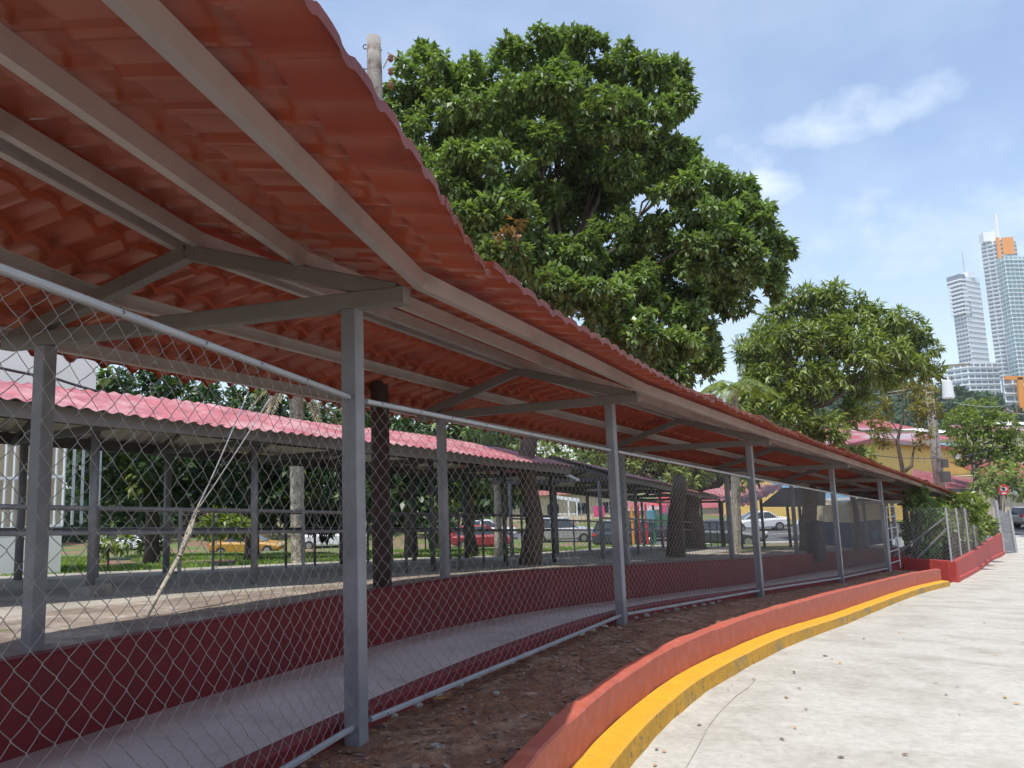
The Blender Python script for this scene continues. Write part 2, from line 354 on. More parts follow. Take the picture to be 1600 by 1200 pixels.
# planter wall and yellow kerb
base = -ROADH[:, None]
def sweepW2(prof):
    """prof entries (right offset, height) where height can be ('r', dz) = above the road"""
    A = []
    for i, (p, r) in enumerate(zip(WS, WR)):
        row = []
        for o, z in prof:
            zz = z if not isinstance(z, tuple) else -ROADH[i] + z[1]
            wob = .004 * math.sin(dd[i] * 5.1 + o * 30) + .003 * math.sin(dd[i] * 13)
            row.append(p + r * (o + (wob if o > 0 else 0)) + np.array([0, 0, zz + (wob if not (isinstance(z, tuple) and z[1] < 0) else 0)]))
        A.append(row)
    return np.array(A)
def closed(A, mb=None):
    mb = mb or MB(); n = A.shape[1]; A2 = np.concatenate([A, A[:, :1]], 1); mb.grid(A2); mb.add(A[0], [tuple(range(n))]); mb.add(A[-1], [tuple(range(n))[::-1]]); return mb
pw = sweepW2([(-.12, -.6), (-.12, -.012), (-.108, 0), (-.012, 0), (0, -.012), (0, -.6)])
mb = closed(pw)
e = WS[-1]; c2 = P[6] + np.array([.25, .28, 0]); mb.beam(np.array([e[0] - .06, e[1] - .02, -3.40]), np.array([c2[0], c2[1], -3.36]), .12, .44)
tag(mb.build('planter_wall', X['planter']), 'low curved brick red planter wall behind the yellow kerb', 'wall')
yk = sweepW2([(.006, ('r', -.2)), (.006, ('r', .15)), (.17, ('r', .147)), (.195, ('r', .128)), (.205, ('r', 0)), (.205, ('r', -.2))])
mb = closed(yk[4:]); mb.m = [1 if (q < (len(yk) - 5) * 6 and q % 6 in (3,)) else 0 for q in range(len(mb.f))]
tag(mb.build('yellow_kerb', [X['yellow'], X['scuff']]), 'curved yellow painted kerb with scuffed edge beside the concrete road', 'kerb')
# road: left boundary = kerb foot, then the end wall, then to the street
RB = [np.array([p[0] + r[0] * .1, p[1] + r[1] * .1, p[2] - h]) for p, r, h in zip(WS, WR, ROADH)]
CORNER = np.array([12.77, 21.34, -3.62]); ENDP = np.array([25.32, 38.03, -5.1])
_endw = catmull([WS[-1] + np.array([0, 0, -.46]), CORNER, (17.1, 27.2, -4.2), (21.5, 33.2, -4.72), ENDP, (31.0, 46.0, -5.12)], 6)[6:]
RB = RB + [q + np.array([-.12, .1, 0]) for q in _endw]
RB = np.array(RB); _g = np.gradient(RB[:, :2], axis=0); _g /= np.linalg.norm(_g, axis=1)[:, None]
A = []
for p, g in zip(RB, _g):
    r = np.array([g[1], -g[0], 0]); A.append([p + r * o for o in (0, .5, 1, 2, 3, 4.5, 6, 8, 10, 13, 17, 22)])
A = np.array(A)
# soft dips
tag(MB().grid(A).build('road', X['road'], smooth=True), 'pale worn concrete driveway curving downhill', kind='structure')
# street with kerbs and a white line, grass verge beyond
def band(y0, y1, dz, z1=None):
    xs = np.linspace(-60, 90, 60); return np.array([[(x, y0, street_z(x) + dz), (x, y1, street_z(x) + (dz if z1 is None else z1))] for x in xs])
tag(MB().grid(band(46.0, 59, 0)).build('street', X['asphalt']), 'grey asphalt street across the foot of the slope', kind='structure')
tag(MB().grid(band(52.4, 52.52, .006)).build('street_marking', X['white']), 'white painted line along the asphalt street', kind='structure')
mk = MB(); mk.grid(band(45.8, 45.8, -.4, .12)); A = band(45.8, 46.0, .12); mk.grid(A); mk.grid(band(46.0, 46.0, .12, -.1))
tag(mk.build('kerb', X['white']), 'pale concrete kerb on the near edge of the asphalt street', kind='structure')
vx = np.linspace(-80, 140, 70)
VG = np.array([[(x, y, street_z(x) + .13 + (y - 59) * .012) for y in (59, 63, 70, 85, 110, 150)] for x in vx])
tag(MB().grid(VG).build('grass_verge', X['lawn']), 'grass verge and ground beyond the street', kind='structure')

# ------------------------------------------------------------------ main covered walkway
can = thing('covered_walkway', 'long curved walkway canopy of terracotta tile sheets on grey steel frames', 'walkway canopy', P[1])
NF = len(P)
OC = 1.2; SLP = .29; PH = .104; RZF = [3.10, 3.10] + [3.17] * 12                                                # ridge height, slope
def fp(i, o, z): return P[i] + DL[i] * (OC - o) + np.array([0, 0, z])      # o>0: road side of the centre
for i in range(NF):
    if i == 0: continue
    d = DL[i]; az = TAZ[i]; upx = np.array([sin(radians(az)), cos(radians(az)), 0])
    for side, zb in ((0, 0.0), (2.4, -.25)):
        b = P[i] + d * side; q = MB().beam(b + [0, 0, zb], b + [0, 0, 2.5], .10, .10, up=upx, bev=.006).build('post', X['steel'], can)
        if side == 0: MB().box(b + [0, 0, .012 + .03], .24, .24, .012, az).build('base_plate', X['rust'], q)
    MB().beam(fp(i, 1.56, 2.552), fp(i, -1.56, 2.552), .10, .10, bev=.005).build('tie_beam', X['frame'], can)
    ap = lambda o: RZF[i] - PH - .052 - SLP * abs(o)
    mb = MB()
    for sg in (1, -1):
        a = fp(i, 0, ap(0)); b = fp(i, sg * 1.50, ap(1.50)); mb.beam(a, b, .085, .10, bev=.005)
    mb.build('rafter', X['frame'], can)
def channel(i, o, sg):
    """C channel from frame i to i+1 at distance o from the centre, open towards the ridge"""
    t = .004; h = PH; w = .052; lip = .016
    pr = [(0, 0), (-w, 0), (-w, lip), (-w + t, lip), (-w + t, t), (-t, t), (-t, h - t), (-w + t, h - t), (-w + t, h - lip), (-w, h - lip), (-w, h), (0, h)]
    rings = []
    for k in (i, i + 1):
        z0 = RZF[k] - PH - SLP * o
        rings.append([fp(k, sg * (o + x), z0 + z - SLP * x * 0) for x, z in pr])
    rings = [rings[0], rings[1]]
    mb = MB(); n = len(pr); V = rings[0] + rings[1]
    mb.add(V, [(j, (j + 1) % n, n + (j + 1) % n, n + j) for j in range(n)]); return mb
for i in range(NF - 1):
    for o in (1.67, .885, .11):
        for sg in (1, -1): channel(i, o, sg).build('purlin', X['galv'], can)
# tile-profile roof sheets, about one metre wide, lapped
def wave(s): 
    f = (s / .24) % 1.0
    if f < .60: return .010 + .005 * math.sin(pi * f / .60)
    if f < .69: return .010 - .024 * (f - .60) / .09
    if f < .89: return -.014 - .003 * math.sin(pi * (f - .69) / .20)
    return -.014 + .024 * (f - .89) / .11
OVN = [2.2, 2.2, 2.09, 2.05, 2.0] + [2.0] * 8
rr = random.Random(5)
for i in range(NF - 1):
    L = np.linalg.norm(P[i + 1] - P[i]); ns = int(round(L / 1.0))
    for sg in (1, -1):
        for k in range(ns):
            u0 = k / ns - (.012 if k else 0); u1 = (k + 1) / ns + .014
            if k == ns - 1: u1 = 1.0 + .004
            nu = 50; lift0 = 0.004 + rr.uniform(0, .012) + (.05 if rr.random() < .4 else 0); lift1 = 0.0; tw = rr.uniform(-.004, .008)
            omax0 = (OVN[i] if sg > 0 else 2.0); omax1 = (OVN[i + 1] if sg > 0 else 2.0)
            rows_t = []
            tl = .37; nt_ = int(2.3 / tl) + 1
            ts = []
            for r_ in range(nt_):
                a = r_ * tl; ts += [(a + .001, .042, r_), (a + .02, .038, r_), (a + .12, .024, r_), (a + .24, .011, r_), (a + tl - .03, .001, r_), (a + tl - .001, 0, r_)]
            A = []
            for iu in range(nu + 1):
                u = u0 + (u1 - u0) * iu / nu; col = []
                om = omax0 * (1 - u) + omax1 * u + (.012 * math.sin((u * L + i * 1.3) * 3.1) + rr.uniform(-.001, .001))
                for (t, st, r_) in ts:
                    o = min(.06 + t * .958, om)
                    a0 = fp(i, sg * o, RZF[i] - SLP * o); a1 = fp(i + 1, sg * o, RZF[i + 1] - SLP * o); q = a0 * (1 - u) + a1 * u
                    lift = lift0 * (1 - (u - u0) / (u1 - u0)) + (.0 if (u - u0) < .9 * (u1 - u0) else 0)
                    # steps: every course springs up at its upper end; waves shift a little from course to course
                    z = .016 - st * 1.0 + .046 + wave(u * L) * (.8 if sg > 0 else 1.7) + lift + tw * math.sin(t * 2)
                    col.append(q + np.array([0, 0, z]))
                A.append(col)
            mb = MB().grid(np.array(A)[:, ::(1 if sg > 0 else -1)])
            mb.build('roof_sheet', X['tile'], can)
    # ridge cap
    A = []
    for u in np.linspace(0, 1, 8):
        A.append([fp(i, o, RZF[i] + .115 - SLP * abs(o)) * (1 - u) + fp(i + 1, o, RZF[i + 1] + .115 - SLP * abs(o)) * u for o in (-.18, -.1, 0, .1, .18)])
    MB().grid(np.array(A)).build('ridge_cap', X['tile'], can)

# ------------------------------------------------------------------ chain link fence of the walkway
def chainlink(mb_name, a, b, z0, z1, mat_, parent, w=.10, h=.095, r=.0017, nside=3, detail=3, arrays=None):
    """a, b: foot points on the grade; wires zigzag upwards, each hooked into the next"""
    a = np.asarray(a, float); b = np.asarray(b, float); t = b - a; L = np.linalg.norm(t[:2]); tt = t / L; nrm = np.array([-tt[1], tt[0], 0]); nrm /= np.linalg.norm(nrm)
    nw = int(L / (w / 2)); nh = int(math.ceil((z1 - z0) / (h / 2))); Vs = []; Fs = []; base = 0
    jit = RNG.normal(0, .0015, (nw + 2, nh + 2))
    for k in range(nw):
        pts = []
        for j in range(nh + 1):
            side = (j + k) % 2; x = (k + side) * w / 2 ; z = z0 + j * h / 2
            x += jit[k + side, j] 
            sgn = 1 if side else -1
            pts.append((x + sgn * .003, z, .0035 * (1 if (j % 2) else -1)))
        P3 = []
        for j in range(len(pts)):
            P3.append(pts[j])
            if j < len(pts) - 1 and detail > 1:
                p, q = pts[j], pts[j + 1]
                for s in range(1, detail):
                    f = s / detail; bow = .006 * math.sin(pi * f) * (1 if (j + k) % 2 else -1)
                    P3.append((p[0] * (1 - f) + q[0] * f + bow * .6, p[1] * (1 - f) + q[1] * f - .0055 * math.sin(pi * f), p[2] * (1 - f) + q[2] * f))
        Q = np.array(P3); W3 = a + np.outer(Q[:, 0], tt) + np.outer(Q[:, 1], [0, 0, 1]) + np.outer(Q[:, 2], nrm)
        T = np.gradient(W3, axis=0); T /= np.linalg.norm(T, axis=1)[:, None]
        u = np.cross(T, nrm); u /= np.linalg.norm(u, axis=1)[:, None]
        ring = [W3 + r * (u * cos(2 * pi * s / nside) + nrm * sin(2 * pi * s / nside)) for s in range(nside)]
        V = np.stack(ring, 1).reshape(-1, 3); m_ = len(W3); i0 = np.arange(m_ - 1)[:, None] * nside; s0 = np.arange(nside)[None, :]
        F = np.stack([i0 + s0, i0 + (s0 + 1) % nside, i0 + nside + (s0 + 1) % nside, i0 + nside + s0], -1).reshape(-1, 4) + base
        Vs.append(V); Fs.append(F); base += len(V)
    return np_mesh(mb_name, np.concatenate(Vs), np.concatenate(Fs), mat_, parent)
fen = thing('chain_link_fence', 'galvanised chain link fence hung between the near posts of the tiled walkway', 'fence', P[2])
for i in range(0, 6):
    a = P[i]; b = P[i + 1]
    if i == 1: a = b - np.array([4.6 * sin(radians(13.3)), 4.6 * cos(radians(13.3)), -.073 * 4.6])
    if i == 0: b = P[2] - np.array([4.6 * sin(radians(13.3)), 4.6 * cos(radians(13.3)), -.073 * 4.6])
    a2 = a + (b - a) * (.02 if i else .3)
    chainlink('mesh_panel', a2, b, .13, 1.96, X['wire'], fen, detail=4 if i in (0, 1, 2) else 2, nside=4 if i in (0, 1, 2) else 3, r=(.0016, .0016, .0017, .002, .0023, .0025)[i], w=(.093, .093, .108, .105, .105, .105)[i])
    for z, r in ((1.97, .021), (.14, .021)):
        t = (b - a) / np.linalg.norm(b - a)
        mb = MB(); aa = a2 + t * .03 + [0, 0, z]; bb = b - t * .03 + [0, 0, z]; mb.beam(aa, bb, .030, .030, bev=.006)
        mt = mb
        for k in range(int(np.linalg.norm(b - a) / .42)):
            q = aa + t * (.15 + .42 * k + rr.uniform(-.05, .05)); mt.tube([q + [0, 0, .021], q + np.array([t[1], -t[0], 0]) * .022, q - [0, 0, .021], q - np.array([t[1], -t[0], 0]) * .022, q + [0, 0, .021]], .002, 4, mi=1)
        mb.build('rail', [X['rail'], X['darksteel']], fen)

# ------------------------------------------------------------------ foliage
def leaves(name, blobs, ll, lw, spacing, mat_, parent, nl=6, droop=.5, inner=.62, flat=.8, cull=True, seed=0, maxn=None, sun_up=.35):
    rg = np.random.default_rng(seed + 11); C = []; D = []
    BC = np.array([b[0] for b in blobs], float); BR = np.array([b[1] for b in blobs], float)
    for c, r in blobs:
        n = int(4 * pi * r * r / spacing ** 2 * .8) + 3
        d = rg.normal(size=(n, 3)); d /= np.linalg.norm(d, axis=1)[:, None]
        rad = r * (inner + (1.04 - inner) * rg.random(n) ** .6)
        # lumpy surface
        rad *= 1 + .13 * np.sin(d[:, 0] * 5 + c[0] * 3) * np.cos(d[:, 1] * 4 + c[1] * 2) + .08 * np.sin(d[:, 2] * 9 + c[2])
        q = np.asarray(c) + d * rad[:, None] * np.array([1, 1, flat])
        C.append(q); D.append(d)
    C = np.concatenate(C); D = np.concatenate(D)
    if cull and len(blobs) > 1:
        keep = np.ones(len(C), bool)
        for i in range(0, len(C), 4000):
            q = C[i:i + 4000]; dist = np.linalg.norm((q[:, None] - BC[None]) / np.array([1, 1, flat]), axis=2) / BR[None]
            keep[i:i + 4000] = (dist < .58).sum(1) == 0
        C = C[keep]; D = D[keep]
    n = len(C); C = np.repeat(C, nl, 0); D = np.repeat(D, nl, 0); m_ = len(C)
    # leaf axis: fan around the clump's direction, drooping
    a = rg.normal(size=(m_, 3)); a += D * 1.0; a /= np.linalg.norm(a, axis=1)[:, None]; a[:, 2] -= droop * rg.random(m_); a /= np.linalg.norm(a, axis=1)[:, None]
    up = np.array([0, 0, 1.]) * (.6 + sun_up) + D * .5 + rg.normal(size=(m_, 3)) * .35
    s = np.cross(a, up); s /= np.linalg.norm(s, axis=1)[:, None] + 1e-9; nn = np.cross(s, a)
    sc = (.7 + .6 * rg.random(m_))[:, None]
    b0 = C + a * ll * .12 * sc
    V = np.stack([b0, b0 + a * ll * .45 * sc + s * lw * .5 * sc + nn * lw * .18 * sc, b0 + a * ll * sc - nn * lw * .25 * sc, b0 + a * ll * .45 * sc - s * lw * .5 * sc + nn * lw * .18 * sc], 1).reshape(-1, 3)
    F = np.arange(m_ * 4).reshape(-1, 4)
    return np_mesh(name, V, F, mat_, parent)
def limb_curve(a, b, sag=.15, n=5, jit=.06, rg=random):
    a = np.array(a, float); b = np.array(b, float); L = np.linalg.norm(b - a); o = []
    for k in range(n + 1):
        t = k / n; p = a * (1 - t) + b * t; p = p + np.array([0, 0, 1]) * (-sag * L * math.sin(pi * t) * (1 - t)) * .6
        if 0 < k < n: p = p + np.array([rg.uniform(-1, 1), rg.uniform(-1, 1), rg.uniform(-.5, .5)]) * jit * L * .6
        o.append(p)
    return o
def tree(name, label, cat, base, fork, blobs, r0, ll, lw, sp, lm, bm=None, group=None, nl=6, droop=.5, inner=.62, limbs=None, seed=0, flat=.8, extra=None, sub=0):
    t = thing(name, label, cat, base, group); rg = random.Random(seed)
    mb = MB(); base = np.asarray(base, float); fork = np.asarray(fork, float)
    tp = limb_curve(base - [0, 0, .2], fork, 0, 5, .04, rg); mb.tube(tp, [r0 * (1.35 - .6 * min(1, k / 1.5) if k < 2 else r0 * 1.0 / r0 * .8) if 0 else r0 * (1.4, 1.05, .95, .9, .84, .78)[k] for k in range(6)], 10)
    bl = sorted(blobs, key=lambda b: -b[1])
    for k, (c, r) in enumerate(bl[:limbs or len(bl)]):
        c = np.asarray(c, float); f = rg.uniform(.0, .35); s = fork * (1 - f) + tp[3] * f if f < .2 else fork
        pts = limb_curve(s, c, .2, 5, .07, rg); rr0 = r0 * .42 * (r / bl[0][1]) ** .5
        mb.tube(pts, [rr0 * (1 - .8 * i / 5) for i in range(6)], 6)
        if ll < .35:
            for j in range(4):
                d = np.array([rg.gauss(0, 1), rg.gauss(0, 1), rg.gauss(0, .7)]); d /= np.linalg.norm(d)
                mb.tube([pts[3] * .5 + pts[4] * .5, c + d * r * .4, c + d * r * .85], [rr0 * .35, rr0 * .2, rr0 * .08], 4)
    mb.build('trunk', bm or X['bark'], t, smooth=True)
    if sub: leaves('crown', boughs(blobs, sub, .34, seed), ll, lw, sp, lm, t, nl, droop, .5, .72, seed=seed, sun_up=.9)
    else: leaves('crown', blobs, ll, lw, sp, lm, t, nl, droop, inner, flat, seed=seed)
    if extra: extra(t)
    return t
def boughs(blobs, n=13, f=.42, seed=1):
    g = random.Random(seed); o = []
    for c, r in blobs:
        for k in range(n):
            d = np.array([g.gauss(0, 1), g.gauss(0, 1), g.gauss(.25, .8)]); d /= np.linalg.norm(d)
            o.append((np.asarray(c) + d * r * g.uniform(.62, .8), r * f * g.uniform(.7, 1.15)))
    return o
def B(px, py, rpx, y):
    c = at(px, py, y); return (c, rpx * y / FPX)

# the big tree
bigb = [(640,130,48,15),(665,90,30,15.4),(700,120,50,14.6),(760,115,50,15),(800,85,34,15.6),(840,75,42,15.2),(880,62,30,15.6),(915,80,38,15),(960,105,44,14.8),(1010,120,42,14.6),(1050,115,30,15.2),
 (1055,160,38,14.4),(620,190,44,15),(680,190,55,14.2),(740,190,58,13.8),(810,165,60,14.2),(880,150,60,14.6),(950,180,56,13.9),(1010,200,52,14),(1040,240,40,14.4),
 (650,260,45,14.2),(715,270,56,13.6),(780,260,52,13.5),(840,230,44,14.4),(985,270,48,14.3),(1100,285,42,14.2),(1150,300,42,14.6),(1060,310,46,13.8),
 (740,345,50,13.4),(800,330,48,13.4),(860,310,34,15.5),(1110,350,52,13.7),(1170,350,50,14.2),(1205,400,42,14.6),(1150,410,52,13.8),(1090,400,48,13.6),(1200,445,32,14.8),
 (790,400,48,13.2),(850,400,44,14),(1020,370,42,14.5),(960,360,44,14.2),(910,400,44,13.9),(870,455,44,13.3),(940,460,50,13.1),(1010,450,44,13.9),(1150,465,36,14.6),
 (1000,520,48,13.0),(1060,545,44,13.2),(1080,500,42,14.2),(1050,590,34,13.4),(1110,570,32,14.0),(960,520,36,13.4),
 (760,200,70,17),(860,160,75,17.4),(960,220,75,17.2),(1060,270,60,17),(700,260,70,17),(1130,370,65,17),(1020,400,70,17.2),(860,420,60,17),(800,330,60,17.4),(1090,480,50,16.5),(880,250,75,16.8),(930,300,65,16.6),(850,310,65,17),(900,350,60,17),(890,210,70,17.2),(960,300,60,17.4),(960,430,55,16.8),(1010,480,50,16.5),(900,460,50,16.5),(1060,440,55,17),(960,500,50,16.3),(820,400,60,17),(760,330,60,17),(1120,440,50,17),(860,430,50,16.5),(1040,560,40,15.6),(1090,540,40,15.6),(1000,540,40,15.4),(720,320,50,16)]
bigblobs = [B(x, y, r * .92, d) for x, y, r, d in bigb]
tb = at(822, 868, 14.6); tb[2] = Lz(tb[0], tb[1]) - .05
def dry(t):
    leaves('dry_spray', [B(795, 372, 16, 12.7), B(805, 350, 9, 12.7)], .16, .06, .13, X['dryleaf'], t, 5, .9, .1, seed=3)
bt = tree('broadleaf_tree', 'tallest broadleaf tree with huge dense dark green crown above the tiled walkway', 'tree', tb, at(838, 470, 14.6), bigblobs, .19, .145, .075, .145, X['leaf'], seed=2, nl=7, droop=.75, limbs=14, extra=dry, sub=16)
mango = [(1250,480,40,26),(1290,465,34,26),(1330,490,38,25.5),(1370,500,36,25.5),(1410,510,36,26),(1440,545,30,26),(1450,580,20,26),(1210,510,40,26),(1180,560,44,25),(1235,545,46,24.6),(1290,530,46,24.6),(1345,545,46,24.6),(1395,560,40,25),(1425,575,30,25.4),
 (1200,610,44,24.6),(1250,600,44,24.4),(1300,590,40,24.6),(1340,605,32,25.4),(1240,655,36,24.2),(1290,665,36,23.8),(1330,640,24,25),(1170,640,36,24),(1380,590,24,25.6),(1290,520,50,28),(1380,530,44,28),(1200,560,50,28),(1240,620,44,28)]
mt_b = at(1262, 850, 25); mt_b[2] = Lz(mt_b[0], mt_b[1])
tree('broadleaf_tree', 'rounded olive green tree left of the transformer pole', 'tree', mt_b, at(1262, 640, 25), [B(x, y, r * .92, d) for x, y, r, d in mango], .24, .28, .075, .28, X['leaf2'], seed=5, nl=8, droop=.9, limbs=14, sub=13)
# dark tree row beyond the old walkway
bg = [
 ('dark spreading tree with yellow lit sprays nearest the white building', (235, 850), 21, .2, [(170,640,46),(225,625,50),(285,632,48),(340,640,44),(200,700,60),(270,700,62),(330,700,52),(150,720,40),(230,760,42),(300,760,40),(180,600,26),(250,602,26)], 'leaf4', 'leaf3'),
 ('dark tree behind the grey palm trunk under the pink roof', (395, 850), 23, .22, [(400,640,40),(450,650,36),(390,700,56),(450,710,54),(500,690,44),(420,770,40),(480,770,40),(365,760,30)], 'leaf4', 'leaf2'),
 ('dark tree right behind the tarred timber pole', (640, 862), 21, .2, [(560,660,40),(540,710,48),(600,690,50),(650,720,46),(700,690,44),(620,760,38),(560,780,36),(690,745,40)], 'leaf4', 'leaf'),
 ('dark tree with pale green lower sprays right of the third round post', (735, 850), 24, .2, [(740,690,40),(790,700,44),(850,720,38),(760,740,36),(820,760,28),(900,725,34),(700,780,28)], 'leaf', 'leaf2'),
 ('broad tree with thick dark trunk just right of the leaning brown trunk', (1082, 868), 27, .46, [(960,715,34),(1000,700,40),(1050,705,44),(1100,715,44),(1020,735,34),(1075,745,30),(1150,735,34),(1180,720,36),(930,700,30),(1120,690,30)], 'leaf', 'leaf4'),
]
for k, (lab, (bx, by), D0, r0, bl, lm, lm2) in enumerate(bg):
    b = at(bx, by, D0); b[2] = Lz(b[0], b[1]); bb = [B(x, y, r, D0 + (((i * 37) % 5) - 2) * .5) for i, (x, y, r) in enumerate(bl)]
    xs = [q[0][0] for q in bb]; fk = b.copy(); fk[2] = at(bx, 760, D0)[2]
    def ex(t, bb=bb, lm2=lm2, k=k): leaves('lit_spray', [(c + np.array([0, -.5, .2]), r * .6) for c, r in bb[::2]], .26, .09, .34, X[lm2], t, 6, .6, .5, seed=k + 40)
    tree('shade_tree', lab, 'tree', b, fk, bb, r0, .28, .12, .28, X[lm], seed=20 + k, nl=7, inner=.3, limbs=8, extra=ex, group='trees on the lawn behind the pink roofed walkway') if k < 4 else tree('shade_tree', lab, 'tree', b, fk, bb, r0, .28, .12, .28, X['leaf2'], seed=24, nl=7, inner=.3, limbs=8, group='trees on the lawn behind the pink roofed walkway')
b = at(1055, 880, 19.4)
mb = MB(); mb.tube(limb_curve([b[0], b[1], Lz(b[0], b[1]) - .2], at(1062, 745, 19.4), 0, 5, .04), [.30, .24, .22, .21, .20, .18], 10)
tag(mb.build('tree_trunk', X['bark'], smooth=True), 'thick brown tree trunk leaning beside the playground', 'tree trunk')
# low bright shrub and undergrowth left
for k, (lab, x, y, r, D0, lm) in enumerate([('bright green shrub beside the leaning stick', 345, 820, 26, 19, 'leaf3'), ('small dark shrub beside the white building corner', 170, 845, 16, 14, 'leaf2'), ('low bush on the lawn under the dark trees', 235, 850, 14, 22, 'leaf2')]):
    c, rr_ = B(x, y, r, D0); bs_ = c.copy(); bs_[2] = Lz(c[0], c[1]); t = thing('shrub', lab, 'shrub', bs_)
    leaves('foliage', [(c, rr_), (c + np.array([rr_ * .8, .2, -rr_ * .3]), rr_ * .7), (c + np.array([-rr_ * .8, .1, -rr_ * .2]), rr_ * .7)], .2, .07, .2, X[lm], t, 6, seed=k)
    MB().tube([bs_ - [0, 0, .1], c], .02, 5).build('stem', X['bark'], t)
# wall of far vegetation behind the lawn (one mass)
bl = []
for i in range(70):
    x = -60 + i * 2.2; y = 62 + 6 * math.sin(i * 1.7); bl.append((np.array([x, y, street_z(x) + 1.8 + 1.6 * abs(math.sin(i * 2.3))]), 2.6 + .8 * math.sin(i * 3.1)))
tag(leaves('undergrowth', [b for i, b in enumerate(bl) if i < 26], .8, .35, .9, X['leaf4'], None, 6, seed=77), 'dense dark far hedge mass behind the street on the left', kind='stuff')

bl = []
rq = random.Random(8)
for i in range(95):
    x = rq.uniform(110, 800); D_ = rq.uniform(27, 33); bl.append(B(x, rq.uniform(655, 800) if x < 640 else rq.uniform(690, 770), rq.uniform(28, 46), D_))
tag(leaves('thicket', bl, .42, .2, .42, X['leaf4'], None, 6, .5, .3, seed=78), 'deep dark thicket closing the view behind the lawn trees', kind='stuff')
# palm with a pale ringed trunk
pb = at(466, 852, 16.5); pb[2] = Lz(pb[0], pb[1]); pt = thing('palm_tree', 'palm with pale scarred trunk and dead hanging fronds', 'palm tree', pb)
top = at(462, 590, 16.5); n_ = 24; pts = [pb * (1 - i / n_) + top * (i / n_) for i in range(n_ + 1)]
MB().tube(pts, [.15 + .012 * (i % 2) + (.04 if i == 0 else 0) for i in range(n_ + 1)], 10).build('trunk', X['palebark'], pt)
def frond(mb, a, dr, L, droop, w, rg):
    pts = []; dr = np.array(dr, float); dr /= np.linalg.norm(dr)
    for k in range(9):
        t = k / 8; pts.append(a + dr * L * t + np.array([0, 0, -droop * L * t * t]))
    mb.tube(pts, [.02 * (1 - .8 * k / 8) for k in range(9)], 4)
    s = np.cross(dr, [0, 0, 1.]); s /= np.linalg.norm(s)
    for k in range(1, 36):
        t = k / 36; i = min(int(t * 8), 7); f = t * 8 - i; p = pts[i] * (1 - f) + pts[i + 1] * f; tg = pts[i + 1] - pts[i]; tg /= np.linalg.norm(tg)
        for sg in (1, -1):
            d = s * sg * .8 + tg * .6 + np.array([0, 0, -.35 + rg.uniform(-.1, .1)]); d /= np.linalg.norm(d); l = w * math.sin(pi * min(.97, t * .9 + .08)) * rg.uniform(.8, 1.1)
            q = p + d * l; nn = tg * .018
            mb.add([p - nn, p + d * l * .5 - nn * 1.3 + [0, 0, .01], q, p + d * l * .5 + nn * 1.3], [(0, 1, 2, 3)])
rg = random.Random(3)
mb = MB()
for k in range(7): frond(mb, top + [0, 0, .1], (cos(k * .9), sin(k * .9), -.2), 1.5, .9, .3, rg)
mb.build('dead_fronds', mat('dry palm frond', (.36, .29, .18), .9), pt)
mb = MB()
for k in range(9): frond(mb, top + [0, 0, .25], (cos(k * .7 + .3), sin(k * .7 + .3), .7), 2.0, .6, .45, rg)
mb.build('fronds', X['leaf2'], pt)
# feathery palm showing between the two crowns
pb = at(1150, 860, 22); pb[2] = Lz(pb[0], pb[1]); pt = thing('palm_tree', 'feathery green palm crown between the two big trees above the tiled roof', 'palm tree', pb)
top = at(1148, 610, 22); MB().tube([pb, top], [.16, .11], 8).build('trunk', X['palebark'], pt); mb = MB()
for k in range(14): frond(mb, top, (cos(k * .45 + .2), sin(k * .45 + .2), .55 + .5 * (k % 3) * .5), 1.7, .75, .5, rg)
mb.build('fronds', X['leaf3'], pt)
# pale thin trunk
a = at(779, 862, 19); a[2] = Lz(a[0], a[1]); tt_ = thing('slender_tree', 'slender tree with whitewashed straight trunk beyond the old walkway', 'tree', a)
MB().tube(limb_curve(a, at(776, 690, 19), 0, 6, .01), [.13, .11, .10, .1, .09, .09, .08], 8).build('trunk', X['palebark'], tt_, smooth=True)
leaves('crown', [B(776, 680, 30, 19), B(800, 665, 26, 19.3), B(750, 670, 26, 19)], .25, .09, .3, X['leaf'], tt_, 6, seed=9)
# sparse small tree by the transformer pole
sb = at(1412, 800, 31); sb[2] = -4.0
st = thing('young_tree', 'young sparse tree with few olive leaves before the yellow building', 'tree', sb)
mb = MB(); f1 = at(1411, 738, 31); f2 = at(1402, 690, 31); f3 = at(1414, 650, 31)
mb.tube([sb, f1, f2, at(1408, 665, 31), f3, at(1408, 628, 31)], [.13, .10, .07, .055, .045, .02], 8)
mb.tube([f1, at(1424, 728, 31.1), at(1428, 700, 31.2), at(1424, 678, 31.2)], [.09, .075, .03, .01], 6)
tw = [((1402, 690), (1380, 665), (1362, 655)), ((1408, 665), (1430, 640), (1448, 632)), ((1414, 650), (1440, 650), (1460, 640)), ((1408, 628), (1396, 605), (1382, 598)), ((1408, 628), (1420, 604), (1436, 598)), ((1402, 690), (1382, 690), (1370, 680)), ((1428, 700), (1440, 690), (1445, 672)), ((1405, 678), (1385, 645), (1375, 632)), ((1414, 650), (1430, 620), (1450, 610))]
sbl = []
for k, (p0, p1, p2) in enumerate(tw):
    y = 31 + .25 * ((k % 5) - 2); mb.tube([at(*p0, 31), at(*p1, y), at(*p2, y)], [.025, .015, .006], 5); sbl += [B(p1[0], p1[1], 12, y), B(p2[0], p2[1], 15, y)]
mb.build('trunk', X['bark'], st, smooth=True)
leaves('crown', sbl, .17, .06, .21, X['leaf5'], st, 5, .8, .3, seed=12, cull=False)

